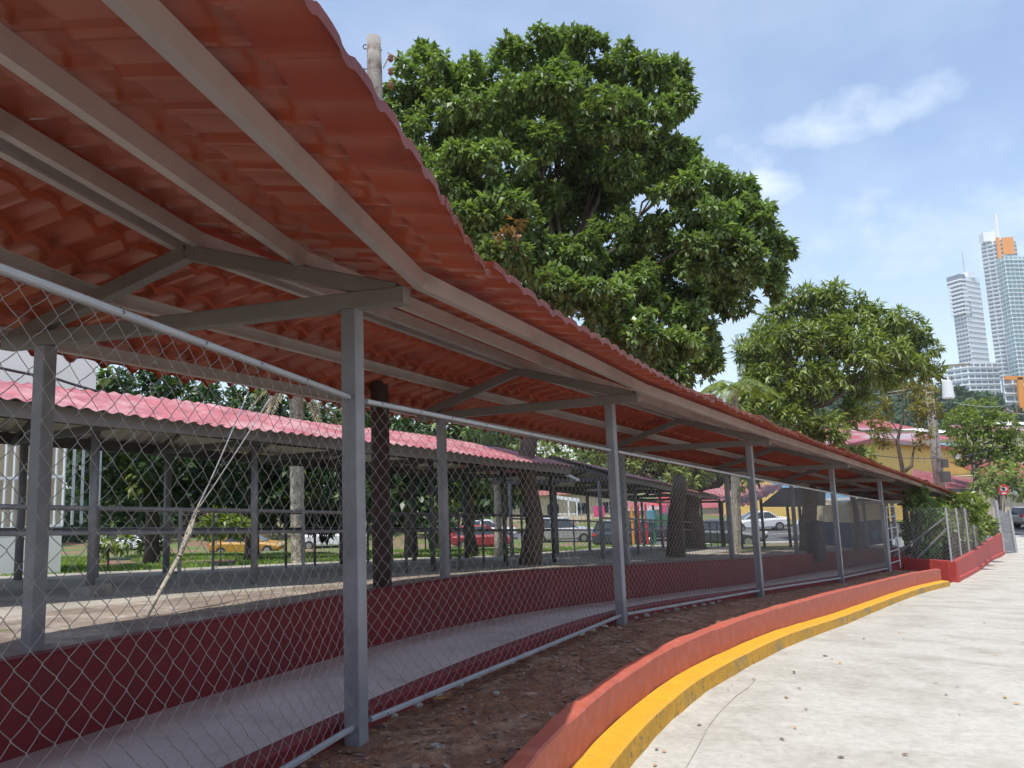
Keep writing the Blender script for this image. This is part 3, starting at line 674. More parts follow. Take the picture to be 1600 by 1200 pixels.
# ------------------------------------------------------------------ poles and wires
def vert(px, py0, py1, y):
    """straight post: base from a pixel, top above the same plan point"""
    b = at(px, py0, y); r = R @ np.array([px - 800., py1 - 600., FPX]); k = np.hypot(b[0], b[1]) / np.hypot(r[0], r[1]); t = b.copy(); t[2] = (r * k)[2]; return b, t
b = at(597.5, 925, 8.5); b[2] = Lz(b[0], b[1]) - .1; _, t_ = vert(595, 925, 60, 8.5); tz = t_[2]
wp = thing('timber_pole', 'old grey timber pole rising through the gap behind the tiled roof', 'utility pole', b)
mb = MB(); n_ = 16
for k in range(2):
    pass
zs = np.linspace(b[2], tz, n_); split = 1.55
def polepts(z0, z1, m_): return [np.array([b[0] + .004 * math.sin(z * 3), b[1], z]) for z in np.linspace(z0, z1, m_)]
MB().tube(polepts(b[2], split, 8), [.108] * 8, 14).build('tarred_base', X['darkwood'], wp, smooth=True)
MB().tube(polepts(split, tz, 10), [.106, .104, .102, .1, .1, .098, .097, .096, .095, .088], 14).build('weathered_shaft', X['oldwood'], wp, smooth=True)
def prt(px, py, dy=0): return at(px, py, b[1] + dy)
mb = MB(); c0 = prt(571, 73); mb.tube([prt(597, 78), prt(586, 76), prt(577, 74)], .008, 6)
mb.tube([c0 + np.array([cos(a) * .03, 0, sin(a) * .03]) for a in np.linspace(0, 2 * pi, 13)], .007, 6)
mb.build('eye_bolt', X['darksteel'], wp)
MB().tube([prt(568, 107), prt(597, 114)], .008, 6).build('bolt', X['darksteel'], wp)
MB().tube([prt(606, 82), prt(622, 91)], .008, 6).tube([prt(599, 106), prt(606, 91)], .009, 6).build('bracket', X['palebark'], wp)
for py in (91, 112, 133):
    c = prt(610.5, py); MB().tube([c + [0, 0, .045], c + [0, 0, .02], c, c - [0, 0, .02], c - [0, 0, .045]], [.02, .038, .024, .038, .02], 10).build('insulator', X['rust'], wp, smooth=True)
MB().tube([prt(597, 113), prt(592, 120), prt(588, 145), prt(586, 165)], .004, 5).build('loose_wire', X['rail'], wp)
# transformer pole
b2, t2 = vert(1468, 755, 560, 36); b2[2] = -4.4
up_ = thing('utility_pole', 'weathered utility pole carrying a grey transformer drum above the tiled roof', 'utility pole', b2)
MB().tube([b2, b2 * .5 + t2 * .5, t2], [.27, .23, .18], 12).build('shaft', X['oldwood'], up_, smooth=True)
def drum(px, y0, y1, w0, w1, D, parent, m='zinc'):
    a, c = vert(px, y1, y0, D); r0_, r1_ = w1 / 2 * D / FPX, w0 / 2 * D / FPX
    mb = MB().tube([a, a + (c - a) * .06, a + (c - a) * .92, c, c + (c - a) * .05], [r0_ * .9, r0_, r1_, r1_ * .97, r1_ * .6], 20)
    return mb.build('transformer', X[m], parent, smooth=False)
d_ = drum(1482.5, 595, 623, 14, 17, 35.4, up_, 'whitem')
MB().tube([at(1479, 595, 35.4), at(1478, 588, 35.4)], .03, 8).tube([at(1487, 595, 35.4), at(1487, 588, 35.4)], .03, 8).build('bushing', X['rust'], d_)
MB().beam(at(1462, 600, 36), at(1482, 598, 35.6), .06, .08).beam(at(1466, 618, 36), at(1482, 616, 35.6), .06, .08).build('bracket', X['darksteel'], up_)
MB().box(at(1476, 724, 35.5), .27, .2, .42).box(at(1477, 745, 35.4), .38, .3, .52).build('meter_box', X['darksteel'], up_)
mb = MB(); a_ = at(1470, 572, 36); mb.beam(a_ + [-1.3, .3, 0], a_ + [1.3, -.3, 0], .09, .11); mb.build('crossarm', X['oldwood'], up_)
b3, t3 = vert(1596, 760, 640, 62); b3[2] = street_z(45) 
fp3 = thing('utility_pole', 'far thin timber pole with crossarm at the right edge above the tiled house', 'utility pole', b3)
MB().tube([b3, t3], [.2, .15], 10).build('shaft', X['oldwood'], fp3); a_ = at(1593, 648, 62); MB().beam(a_ + [-2.2, 0, .35], a_ + [1.5, 0, -.1], .12, .14).build('crossarm', X['oldwood'], fp3)
for k in range(4):
    c = a_ + np.array([-2.0 + k * .9, 0, .45 - .1 * k]); MB().tube([c, c + [0, 0, .35]], [.09, .05], 6).build('insulator', X['rust'], fp3)
def cable(name, lab, pts, r, m, group=None):
    o = []
    for a, c in zip(pts, pts[1:]):
        a = np.asarray(a, float); c = np.asarray(c, float); L = np.linalg.norm(c - a)
        for k in range(12): t = k / 12; o.append(a * (1 - t) + c * t - np.array([0, 0, .02 * L * 4 * t * (1 - t) * .5]))
    o.append(np.asarray(pts[-1], float)); return tag(MB().tube(o, r, 5).build(name, X[m]), lab, 'cable', group)
cable('overhead_cable', 'pair line cable from the olive tree to the transformer pole', [at(1335, 617, 26), at(1466, 596, 36)], .022, 'rail')
cable('overhead_cable', 'thin line cable from the olive tree lower to the transformer pole', [at(1330, 622, 26.3), at(1466, 602, 36.1)], .012, 'rail')
cable('overhead_cable', 'service line cable from the transformer drum to the far thin pole', [at(1490, 629, 36), at(1594, 627, 62)], .02, 'rail')
cable('overhead_cable', 'low line cable crossing the yellow building wall', [at(1340, 708, 30), at(1470, 716, 36), at(1590, 685, 60)], .018, 'darksteel')
# black cable running on the pink roof edge
cable('roof_cable', 'black cable lying along the pink corrugated roof', [at(0, 575, 8.3), at(88, 592, 8.9), at(150, 611, 9.2), at(240, 633, 9.8), at(344, 657, 10.6), at(469, 676, 11.6), at(619, 682, 13.2), at(784, 697, 15.6)], .018, 'black')

# ------------------------------------------------------------------ leaning stick and guy wires
a = at(217, 984, 6.4); c = at(281, 868, 6.9); d = at(313, 783, 7.2)
sk = thing('leaning_stick', 'pale stick leaning beside the round posts with frayed twine bound top', 'stick', a)
MB().tube([a, a * .6 + c * .4, c], [.022, .02, .019], 8).build('shaft', X['palebark'], sk, smooth=True)
mb = MB(); mb.tube([c, at(292, 840, 7), at(300, 815, 7.1), d], [.022, .028, .022, .008], 7); mb.tube([at(285, 862, 6.9), at(296, 835, 6.95), at(306, 805, 7.1)], [.012, .02, .006], 6)
for k in range(5): q = c * (1 - k / 5) + d * (k / 5); mb.tube([q + np.array([-.03, 0, 0]), q + np.array([.0, -.03, .01]), q + np.array([.03, 0, .0])], .006, 5)
mb.build('split_end', X['palebark'], sk)
cable('guy_wire', 'left of two guy wires rising from the bound stick to the pink roof', [at(302, 806, 7.1), at(336, 735, 7.6), at(388, 612, 8.4)], .007, 'rail')
cable('guy_wire', 'right of two guy wires rising from the bound stick to the pink roof', [at(300, 808, 7.1), at(350, 735, 7.6), at(424, 618, 8.6)], .007, 'rail')

# ------------------------------------------------------------------ old walkway with pink corrugated roof
NR = [(-8.6, 3.0), (-6.5, 5.9), (-4.8, 8.15), (-3.5, 9.6), (-2.6, 10.95), (-1.45, 12.3), (-.25, 14.0), (.75, 15.4)]
NR2 = [(2.0, 17.3), (3.3, 20.0), (4.5, 22.6), (5.8, 25.4), (7.2, 28.2), (8.8, 31.0)]
def oldwalk(rows, label, roofr, zoff=0.0, base=True):
    pts = [np.array([x, y, Lz(x, y) + .03]) for x, y in rows]
    lft = []
    for i in range(len(pts)):
        t = pts[min(i + 1, len(pts) - 1)] - pts[max(i - 1, 0)]; n_ = np.array([-t[1], t[0], 0]); lft.append(n_ / np.linalg.norm(n_))
    root = thing('old_walkway', label, 'walkway canopy', pts[0]); top = 1.88
    mb = MB()
    for i, (p, l) in enumerate(zip(pts, lft)):
        for k, o in enumerate((0, 2.4)):
            q = p + l * o; tz_ = top if k == 0 else top
            zt = np.array([q[0], q[1], p[2] + tz_]); MB().tube([q - [0, 0, .1], zt], .045 if k == 0 else .05, 12).build('post', X['steel'] if i < 5 else X['darksteel'], root, smooth=True)
            if i in (2,) or k: MB().box(q + [0, 0, .0], .30, .28, .30 if (i == 2 and k == 0) else .12, 20).build('footing', X['slab'], root)
        a = p + [0, 0, top + .03] - l * .45; c = p + [0, 0, top + .03] + l * 2.85; ap = p + l * 1.2 + [0, 0, top + .56]
        MB().beam(a, c, .07, .09).build('tie_beam', X['darksteel'], root)
        MB().beam(a, ap, .06, .07).beam(c, ap, .06, .07).build('rafter', X['darksteel'], root)
    for i in range(len(pts) - 1):
        p, q = pts[i], pts[i + 1]; l, l2 = lft[i], lft[i + 1]
        for o, z in ((-.47, .12), (.35, .36), (1.1, .56), (2.05, .36), (2.87, .12)):
            MB().beam(p + l * o + [0, 0, top + z - .04], q + l2 * o + [0, 0, top + z - .04], .05, .16 if o in (-.47, 2.87) else .10).build('purlin', X['darksteel'] if o != -.47 else X['frame'], root)
        # rails on both sides with balusters
        for k, o in enumerate((.0, 2.4)):
            for z in (1.0, .72):
                MB().tube([p + l * o + [0, 0, z], q + l2 * o + [0, 0, z]], .024, 8).build('handrail', X['steel'] if i < 4 else X['darksteel'], root)
            nb = 1 if i < 4 else 2
            for j in range(1, nb + 1):
                f = j / (nb + 1); s = (p + l * o) * (1 - f) + (q + l2 * o) * f; MB().tube([s, s + [0, 0, 1.0]], .024, 8).build('baluster', X['steel'] if i < 4 else X['darksteel'], root)
        # roof sheets: corrugated, one slope per side
        if i < roofr:
            L = np.linalg.norm(q - p); nu = int(L / .16) * 6
            for sg in (0, 1):
                A = []; U = []
                for iu in range(nu + 1):
                    u = iu / nu; col = []; pp = p * (1 - u) + q * u; ll_ = l * (1 - u) + l2 * u; w_ = .015 * math.cos(2 * pi * u * int(L / .16))
                    for f in (0, .33, .66, 1.0):
                        o = (-.62 if sg == 0 else 3.02) * (1 - f) + 1.2 * f; z = top + .14 + .50 * f + .04 * math.sin(u * pi) * (0 if sg else 0) + w_ + .02 * math.sin(pp[0] * 2 + f * 3)
                        col.append(pp + ll_ * o + np.array([0, 0, z]))
                    A.append(col)
                A = np.array(A); MB().grid(A).build('roof_sheet', X['pink'], root, smooth=True)
                A2 = A.copy(); A2[:, :, 2] -= .007; MB().grid(A2).build('sheet_underside', X['zinc'], root.children[-1] if False else root, smooth=True)
    return root, pts, lft
r1_, op, ol = oldwalk(NR, 'older walkway with faded pink corrugated roof and round handrail posts behind the red wall', 7)
# hip end
p = op[-1]; l = ol[-1]; t = (op[-1] - op[-2]); t /= np.linalg.norm(t)
mb = MB(); mb.add([p - l * .62 + [0, 0, 2.03], p + l * 3.02 + [0, 0, 2.03], p + l * 1.2 + [0, 0, 2.54], p + l * 1.2 + t * 1.1 + [0, 0, 2.02]], [(0, 3, 2), (3, 1, 2)])
mb.build('hip_end', X['pink'], r1_)
mb = MB(); s_ = at(884, 741, 15.8); mb.beam(s_, at(903, 750, 16.4), .06, .05); mb.build('tube_lamp', X['litlamp'], r1_)
r2_, op2, ol2 = oldwalk(NR2, 'dark lower stretch of the older walkway stepping down past the playground', 4)
# slab under the old walkway
A = []
for p, l in list(zip(op, ol)) + list(zip(op2, ol2)): A.append([p + l * o + np.array([0, 0, dz]) for o, dz in ((-1.5, -.02), (-.35, .03), (1.2, .035), (2.7, .03), (3.9, .0), (3.95, -.2))])
AA = []
for i in range(len(A) - 1):
    for k in range(6): AA.append([np.array(A[i][j]) * (1 - k / 6) + np.array(A[i + 1][j]) * (k / 6) for j in range(6)])
AA.append(A[-1]); AA = np.array(AA); AA[:, :, 2] += .012
tag(MB().grid(AA[:, ::-1]).build('path', X['slab'], smooth=False), 'worn concrete slab path under the older walkway', kind='structure')
# wavy pink roof beyond
tc_ = [(1063, 762, 32), (1110, 761, 32), (1160, 757, 31.5), (1200, 757, 31), (1222, 757, 30.5)]; bc_ = [(1063, 766, 31), (1100, 772, 29.5), (1130, 783, 28), (1165, 790, 27), (1222, 763, 29)]
A = []
T_ = catmull([at(*q) for q in tc_], 24); B_ = catmull([at(*q) for q in bc_], 24)
for k in range(len(T_)):
    w_ = .03 * math.cos(k * 2 * pi / 4); A.append([T_[k] * (1 - f) + B_[k] * f + np.array([0, 0, w_]) for f in np.linspace(0, 1, 6)])
cr = thing('curved_roof', 'wavy pink corrugated canopy dipping near the parked cars', 'canopy', [at(1165, 850, 29)[0], 29, Lz(9, 29)])
MB().grid(np.array(A)).build('roof_sheet', X['pink'], cr, smooth=True)
for px in (1130, 1160, 1195, 1236, 1255, 1272):
    b_ = at(px, 860, 29.5); zt = at(px, 772, 29.5)[2]; b_[2] = Lz(b_[0], b_[1]); MB().tube([b_, [b_[0], b_[1], zt]], .06, 8).build('post', X['darksteel'], cr)
A = np.array([[at(1190, 788, 28), at(1222, 762, 29), at(1290, 762, 30)], [at(1190, 792, 28), at(1240, 792, 29), at(1290, 790, 30)]]); MB().grid(A).build('dark_gable', X['darksteel'], cr)

# ------------------------------------------------------------------ vehicles
def vehicle(name, label, cat, px, D, az, kind, paint, z=None, group='vehicles parked along the street'):
    p = at(px, 820, D); zz = street_z(p[0]) + .01 if z is None else z; o = np.array([p[0], p[1], zz]); t = thing(name, label, cat, o, group)
    ca, sa = cos(radians(az)), sin(radians(az))
    def X3(x, y, z_): return o + np.array([x * ca - y * sa, x * sa + y * ca, z_])
    L, Wd, H, belt = {'sedan': (4.6, .88, 1.45, .92), 'suv': (4.6, .92, 1.72, 1.05), 'pickup': (5.2, .92, 1.75, 1.05), 'hatch': (4.0, .86, 1.52, .95)}[kind]
    h = L / 2
    prof = {'sedan': [(-h, .55, .80), (-h + .12, .38, .95), (-h + .9, .25, .97), (-.3, .22, belt), (.9, .22, belt - .02), (h - .7, .24, .80), (h - .12, .32, .68), (h, .45, .58)],
            'suv': [(-h, .5, 1.0), (-h + .1, .38, 1.08), (-h + .9, .28, 1.08), (0, .26, belt), (.9, .26, belt), (h - .6, .28, .98), (h - .1, .38, .85), (h, .5, .7)],
            'pickup': [(-h, .5, 1.0), (-h + .1, .45, 1.05), (-h + 1.0, .35, 1.05), (0, .3, belt), (1.0, .3, belt), (h - .6, .32, 1.0), (h - .1, .4, .9), (h, .5, .7)],
            'hatch': [(-h, .5, .9), (-h + .1, .38, .98), (-h + .8, .25, .97), (0, .22, belt), (.8, .22, belt), (h - .5, .24, .82), (h - .1, .32, .7), (h, .45, .6)]}[kind]
    rings = []
    for x, z0, z1 in prof:
        w = Wd * (.86 if abs(x) > h - .05 else .97 if abs(x) > h - .3 else 1)
        rings.append([X3(x, y, q) for y, q in [(-w * .9, z0), (-w, z0 + .12), (-w, z1 - .14), (-w * .9, z1), (w * .9, z1), (w, z1 - .14), (w, z0 + .12), (w * .9, z0)]])
    MB().loft(rings).build('body', X[paint] if isinstance(paint, str) else paint, t, smooth=False)
    g = {'sedan': (-1.55, -.85, .35, 1.15), 'suv': (-2.15, -1.85, .45, 1.1), 'pickup': (-.75, -.6, .6, 1.2), 'hatch': (-1.85, -1.4, .3, 1.05)}[kind]
    a0, a1, f1, f0 = g; wb, wt = Wd * .9, Wd * .72; hb = belt - .02
    gl = MB().add([X3(a0, -wb, hb), X3(f0, -wb, hb), X3(f0, wb, hb), X3(a0, wb, hb), X3(a1, -wt, H - .05), X3(f1, -wt, H - .05), X3(f1, wt, H - .05), X3(a1, wt, H - .05)], [(0, 1, 5, 4), (1, 2, 6, 5), (2, 3, 7, 6), (3, 0, 4, 7), (4, 5, 6, 7)])
    gl.build('windows', X['glass'], t)
    rf = MB().loft([[X3(a1 - .05, -wt * .95, H - .06), X3(a1 - .05, wt * .95, H - .06), X3(a1 + .1, wt * .85, H - .01), X3(a1 + .1, -wt * .85, H - .01)], [X3(f1 + .05, -wt * .95, H - .06), X3(f1 + .05, wt * .95, H - .06), X3(f1 - .1, wt * .85, H), X3(f1 - .1, -wt * .85, H)]])
    rf.build('roof', X[paint], t)
    for sgn in (-1, 1):
        for (xa, xb) in ((a0, a1), (f0, f1), ((a0 + f0) / 2 - .1, (a1 + f1) / 2 - .1)): MB().beam(X3(xa, sgn * (wb + .004), hb), X3(xb, sgn * (wt + .004), H - .05), .09, .05, up=(sa, -ca, 0)).build('pillar', X[paint], t)
    for x in (-h + .85, h - .85):
        for sgn in (-1, 1):
            w_ = MB().tube([X3(x, sgn * (Wd - .2), .33), X3(x, sgn * (Wd + .01), .33)], .33, 18).build('wheel', X['tyre'], t)
            MB().tube([X3(x, sgn * (Wd - .02), .33), X3(x, sgn * (Wd + .025), .33)], [.21, .19], 12).build('rim', X['rim'], w_)
    for sgn in (-1, 1):
        MB().box(X3(h - .06, sgn * Wd * .68, .66 if kind == 'sedan' else .8), .12, .34, .14, -az).build('headlight', X['litlamp'], t)
        MB().box(X3(-h + .05, sgn * Wd * .72, .82 if kind == 'sedan' else .95), .12, .28, .16, -az).build('tail_light', X['redpaint'], t)
    return t
X['pwhite'] = mat('white car paint', (.72, .73, .75), .22, 0, .02, 1, spec=.7)
X['psilver'] = mat('silver car paint', (.42, .43, .44), .25, .4, .03, 1)
X['pdark'] = mat('dark blue grey car paint', (.035, .045, .06), .2, 0, .03, 1, spec=.8)
X['pred'] = mat('dark red car paint', (.28, .02, .03), .25, 0, .03, 1, spec=.7)
X['pyellow'] = mat('taxi yellow paint', (.42, .22, .03), .3, 0, .03, 1)
vehicle('parked_car', 'silver sport utility car parked left of the second near post', 'car', 876, 50, 2, 'suv', 'psilver')
vehicle('parked_car', 'white sedan behind the dark red car', 'car', 758, 54, 4, 'sedan', 'pwhite')
vehicle('parked_car', 'dark red car in front of a white sedan', 'car', 752, 47.3, 4, 'hatch', 'pred')
vehicle('parked_car', 'yellow taxi under the dark trees', 'car', 388, 47, 3, 'sedan', 'pyellow')
vehicle('parked_car', 'white van like car between two round posts near the palm', 'car', 520, 50, 5, 'suv', 'pwhite')
vehicle('parked_car', 'white car far left behind the low bushes', 'car', 200, 52, 5, 'sedan', 'pwhite')
vehicle('parked_car', 'dark car seen from behind next to the playground', 'car', 975, 44, 50, 'suv', 'pdark', z=-4.65)
vehicle('parked_car', 'dark blue car with light bonnet beneath the curved pink roof', 'car', 1128, 40, -25, 'sedan', 'pdark', z=-4.35)
vehicle('parked_car', 'white sedan with black wheels beneath the curved pink roof', 'car', 1183, 56, 176, 'sedan', 'pwhite', z=-5.0)
vehicle('parked_car', 'bluish white car partly behind the dark water tank', 'car', 1300, 50, 178, 'suv', 'pwhite', z=-4.85)
vehicle('parked_car', 'silver car cut by the right edge of the view', 'car', 1625, 52, 8, 'hatch', 'psilver')
vehicle('parked_car', 'dark car low behind the old walkway rails', 'car', 1022, 50, 3, 'sedan', 'pdark')

# ------------------------------------------------------------------ playground
pg = thing('playground_tower', 'colourful playground tower with slide and red posts on the lawn', 'playground', [at(1020, 850, 40)[0], 40, Lz(7, 40)])
zb = Lz(7.5, 40)
for px, c in ((990, 'orange'), (1000, 'redpaint'), (1012, 'redpaint'), (1024, 'green'), (1037, 'redpaint'), (1047, 'orange'), (1058, 'redpaint')):
    q = at(px, 850, 40 + (px % 3)); MB().tube([[q[0], q[1], zb], [q[0], q[1], zb + 2.2]], .07, 8).build('post', X[c], pg)
q = at(1040, 800, 40.5); MB().box([q[0], q[1], zb + 1.35], 1.3, 1.2, .5).build('panel', X['green'], pg); MB().box([q[0] - .9, q[1] - .3, zb + 1.6], .5, .3, .6).build('blue_panel', X['lblue'], pg)
MB().add([[q[0] - .8, q[1] - .7, zb + 2.2], [q[0] + .8, q[1] - .7, zb + 2.2], [q[0] + .8, q[1] + .7, zb + 2.2], [q[0] - .8, q[1] + .7, zb + 2.2], [q[0], q[1], zb + 2.9]], [(0, 1, 4), (1, 2, 4), (2, 3, 4), (3, 0, 4)]).build('canopy', X['redpaint'], pg)
s0 = at(1050, 822, 39.5); s1 = at(1062, 848, 37.5); MB().beam(s0, s1, .5, .08).build('slide', X['pyellow'], pg)
for px, lab, c in ((690, 'yellow topped bin on the lawn beyond the tarred pole', 'pyellow'), (700, 'green litter bin beside a yellow topped bin', 'green')):
    q = at(px if px == 690 else 678, 855, 30); z = Lz(q[0], q[1]); bn = thing('litter_bin', lab, 'bin', [q[0], q[1], z])
    MB().tube([[q[0], q[1], z + .2], [q[0], q[1], z + .85]], [.2, .26], 14).build('drum', X[c], bn); MB().tube([[q[0] - .35, q[1], z], [q[0] - .35, q[1], z + 1.0]], .03, 6).tube([[q[0] + .35, q[1], z], [q[0] + .35, q[1], z + 1.0]], .03, 6).build('bin_frame', X['darksteel'], bn)

# ------------------------------------------------------------------ buildings
def wallbox(mb, a, c, z0, z1, depth):
    a = np.asarray(a, float); c = np.asarray(c, float); t = (c - a)[:2]; t = t / np.linalg.norm(t); n_ = np.array([-t[1], t[0]]) * depth
    pts = [(a[0], a[1]), (c[0], c[1]), (c[0] + n_[0], c[1] + n_[1]), (a[0] + n_[0], a[1] + n_[1])]
    V = [(x, y, z0) for x, y in pts] + [(x, y, z1) for x, y in pts]
    return mb.add(V, [(0, 1, 5, 4), (1, 2, 6, 5), (2, 3, 7, 6), (3, 0, 4, 7), (4, 5, 6, 7), (0, 3, 2, 1)])
# white building on the left
D0 = 12.6; a = at(-260, 850, D0 - .6); c = at(96, 850, D0 + 1.4); zb = Lz(c[0], c[1]) - .1
wb_ = thing('white_building', 'white building with tall barred windows at the left edge', 'building', [c[0], c[1], zb])
zt = at(90, 690, D0 + 1.4)[2]
wallbox(MB(), a, c, zb, at(96, 822, D0 + 1.4)[2], 5).build('plinth', X['white'], wb_)
wl = wallbox(MB(), np.array(a) + [0, .35, 0], np.array(c) + [-.2, .35, 0], at(96, 822, D0 + 1.4)[2], at(96, 640, D0 + 1.4)[2], 4.6).build('wall', X['cream'], wb_)
wallbox(MB(), np.array(a), at(150, 600, D0 + 1.6), at(96, 610, D0 + 1.4)[2], at(96, 540, D0 + 1.4)[2], 5).build('upper_wall', X['white'], wb_)
z0 = at(96, 822, D0 + 1.4)[2]; z1 = at(96, 640, D0 + 1.4)[2]; n_ = 24
for k in range(n_ + 1):
    q = np.array(a) * (1 - k / n_) + np.array(c) * (k / n_)
    MB().beam([q[0], q[1], z0], [q[0], q[1], z1], .035, .035, up=(0, 1, 0)).build('window_bar', X['whitem'], wb_)
for z in (z0 + .02, z0 + (z1 - z0) * .42, z1 - .02): MB().beam([a[0], a[1], z], [c[0], c[1], z], .04, .05).build('window_rail', X['whitem'], wb_)
for k in range(5):
    q = np.array(c) + np.array([.1 * 0, .3 * k, 0]); MB().beam([q[0], q[1], z0], [q[0], q[1], z1], .04, .04, up=(0, 1, 0)).build('window_bar', X['whitem'], wb_)
# small houses over the street, left
def house(lab, px0, px1, pyt, pyb, D, wm, rm, roofpx=8, group=None, name='house', depth=6, wins=0):
    a = at(px0, pyb, D); c = at(px1, pyb, D); z0 = at((px0 + px1) / 2, pyb, D)[2]; z1 = at((px0 + px1) / 2, pyt, D)[2]; t = thing(name, lab, 'house', [a[0], a[1], z0 - 1.5], group)
    wallbox(MB(), a, c, z0 - 1.5, z1, depth).build('wall', X[wm], t)
    h = roofpx * D / FPX; MB().add([(a[0] - .5, a[1] - .6, z1), (c[0] + .5, c[1] - .6, z1), (c[0] + .5, c[1] + depth + .4, z1), (a[0] - .5, a[1] + depth + .4, z1), (a[0] - .2, a[1] + depth / 2, z1 + h), (c[0] + .2, c[1] + depth / 2, z1 + h)], [(0, 1, 5, 4), (2, 3, 4, 5), (1, 2, 5), (3, 0, 4), (0, 3, 2, 1)]).build('roof', X[rm], t)
    for k in range(wins):
        x = a[0] + (c[0] - a[0]) * (k + .5) / wins; w_ = MB().box([x, a[1] - .02, (z0 + z1) / 2 + .2], 1.1, .08, 1.0).build('window', X['glass'], t); MB().box([x, a[1] - .05, (z0 + z1) / 2 + .2], .06, .05, 1.0).build('frame', X['whitem'], w_)
    return t
house('low pink roofed house behind the left bushes', 95, 330, 808, 850, 66, 'cream', 'pink', 16, wins=4)
house('brown and cream house behind the silver car', 800, 975, 772, 825, 70, 'cream', 'clay', 6, wins=4)
house('white walled shop front behind the playground', 985, 1125, 795, 835, 74, 'white', 'roofred', 10, wins=3)
house('long cream wall house behind the white sedan', 1130, 1420, 778, 826, 78, 'cream', 'roofred', 8, wins=0)
pgl = thing('pergola', 'white framed pergola in front of the brown house', 'pergola', at(905, 830, 66))
for px in (868, 890, 903): q = at(px, 830, 66); MB().beam([q[0], q[1], q[2] - 1], [q[0], q[1], at(px, 778, 66)[2]], .14, .14, up=(0, 1, 0)).build('post', X['whitem'], pgl)
MB().beam(at(865, 776, 66), at(905, 782, 66), .16, .3).beam(at(868, 803, 66), at(903, 803, 66), .08, .1).build('beam', X['whitem'], pgl)
for lab, px, py, D in (('pink banner hanging above the playground', 1041, 792, 60), ('pink banner beside the dark car', 936, 799, 60)):
    tag(MB().box(at(px, py, D), .9, .06, .9).build('banner', mat('pink cloth', (.75, .08, .22), .8)), lab, 'banner')
# cream and blue kiosk and the tank
ka = at(1331, 842, 30); kc = at(1392, 842, 31.5); z0 = Lz(ka[0], ka[1]) - .1
ki = thing('kiosk', 'small flat roofed kiosk with cream upper and dark blue lower wall', 'kiosk', [ka[0], ka[1], z0])
zm = at(1360, 814, 30.5)[2]; z1 = at(1360, 787, 30.5)[2]
wallbox(MB(), ka, kc, z0, zm, 2.5).build('lower_wall', X['blue'], ki); wallbox(MB(), ka, kc, zm, z1, 2.5).build('upper_wall', X['cream'], ki)
MB().box([(ka[0] + kc[0]) / 2, ka[1] + 1.6, z1 + .08], 2.6, 3.6, .14, 0).build('roof', X['zinc'], ki)
for k, px in enumerate((1369, 1376)):
    q = at(px, 842, 29); z = at(px, 841, 29)[2]; tag(MB().tube([[q[0], q[1], z], [q[0], q[1], z + .12], [q[0], q[1], z + .28]], [.07, .1, .1], 14).build('plastic_bucket', X['lblue']), ('left' if k == 0 else 'right') + ' one of two light blue buckets before the kiosk', 'bucket', 'light blue buckets by the kiosk')
ta = at(1277, 876, 22.4); zt = at(1277, 815, 22.4)[2]; tk = thing('water_tank', 'dark plastic water tank standing inside the end of the red wall', 'tank', ta)
MB().tube([ta, ta + [0, 0, .1], [ta[0], ta[1], zt - .15], [ta[0], ta[1], zt], [ta[0], ta[1], zt + .05]], [.27, .28, .28, .25, .1], 20).build('drum', X['black'], tk); 
for k in range(4): MB().tube([ta + [0, 0, .2 + .25 * k], ta + [0, 0, .23 + .25 * k]], .29, 20).build('rib', X['black'], tk)
# blue roofed shed glimpsed under the canopy
sh = thing('market_shed', 'blue roofed open shed behind the kiosk', 'shed', [at(1330, 800, 44)[0], 44, -4.6]); a_, c_ = at(1250, 783, 44), at(1400, 778, 44)
MB().add([a_, c_, c_ + [0, 5, 1.0], a_ + [0, 5, 1.0]], [(0, 1, 2, 3)]).build('roof', mat('blue roof', (.10, .22, .32), .6), sh)
for f in (.05, .35, .65, .95): q = a_ * (1 - f) + c_ * f; MB().beam([q[0], q[1], -4.8], q, .15, .15, up=(0, 1, 0)).build('post', X['darksteel'], sh)
# ladder shaped gate
lg = thing('metal_ladder', 'grey metal ladder frame standing beyond the last fence post', 'ladder', at(1404, 888, 20.6))
l0, l0t = at(1392, 893, 20.3), at(1384, 792, 20.3); l1, l1t = at(1407, 887, 20.8), at(1397, 791, 20.8)
for p_, q_ in ((l0, l0t), (l1, l1t)): MB().tube([p_, q_], .022, 8).build('stile', X['rail'], lg)
for f in (.12, .3, .48, .66, .84, 1.0): MB().tube([l0 * (1 - f) + l0t * f, l1 * (1 - f) + l1t * f], .018, 6).build('rung', X['rail'], lg)
q = at(1404, 838, 20.9); 
A = np.array([[q + np.array([(.02 * i - .07) * (1 + .16 * j), .02 * math.sin(i * 1.9 + j * .4), -.04 * j + .03 * math.sin(i * .9 + j)]) for i in range(8)] for j in range(8)]); tag(MB().grid(A).build('cloth', X['white'], smooth=True), 'white cloth draped on the ladder frame', 'cloth')

# ------------------------------------------------------------------ end wall with planted fence
EW = catmull([CORNER + np.array([-.02, .02, 0]), (17.1, 27.2, -4.2), (21.5, 33.2, -4.72), ENDP], 8)
eg = np.gradient(EW[:, :2], axis=0); eg /= np.linalg.norm(eg, axis=1)[:, None]; EL = np.stack([-eg[:, 1], eg[:, 0], np.zeros(len(eg))], 1)
HW = np.linspace(.59, 1.07, len(EW))
A = np.array([[p + l * o + np.array([0, 0, z]) for o, z in ((-.05, -.3), (-.05, .12), (0, .14), (0, h - .012), (.012, h), (.16, h), (.17, h - .01), (.17, -.3))] for p, l, h in zip(EW, EL, HW)])
mb = closed(A)
CL = np.array([11.7, 22.9, 0]); c0 = CORNER; 
mb.beam(np.array([c0[0] + .03, c0[1] + .0, -3.5]), np.array([CL[0], CL[1], -3.5]), .15, 2 * (.59 - .12) + .02)
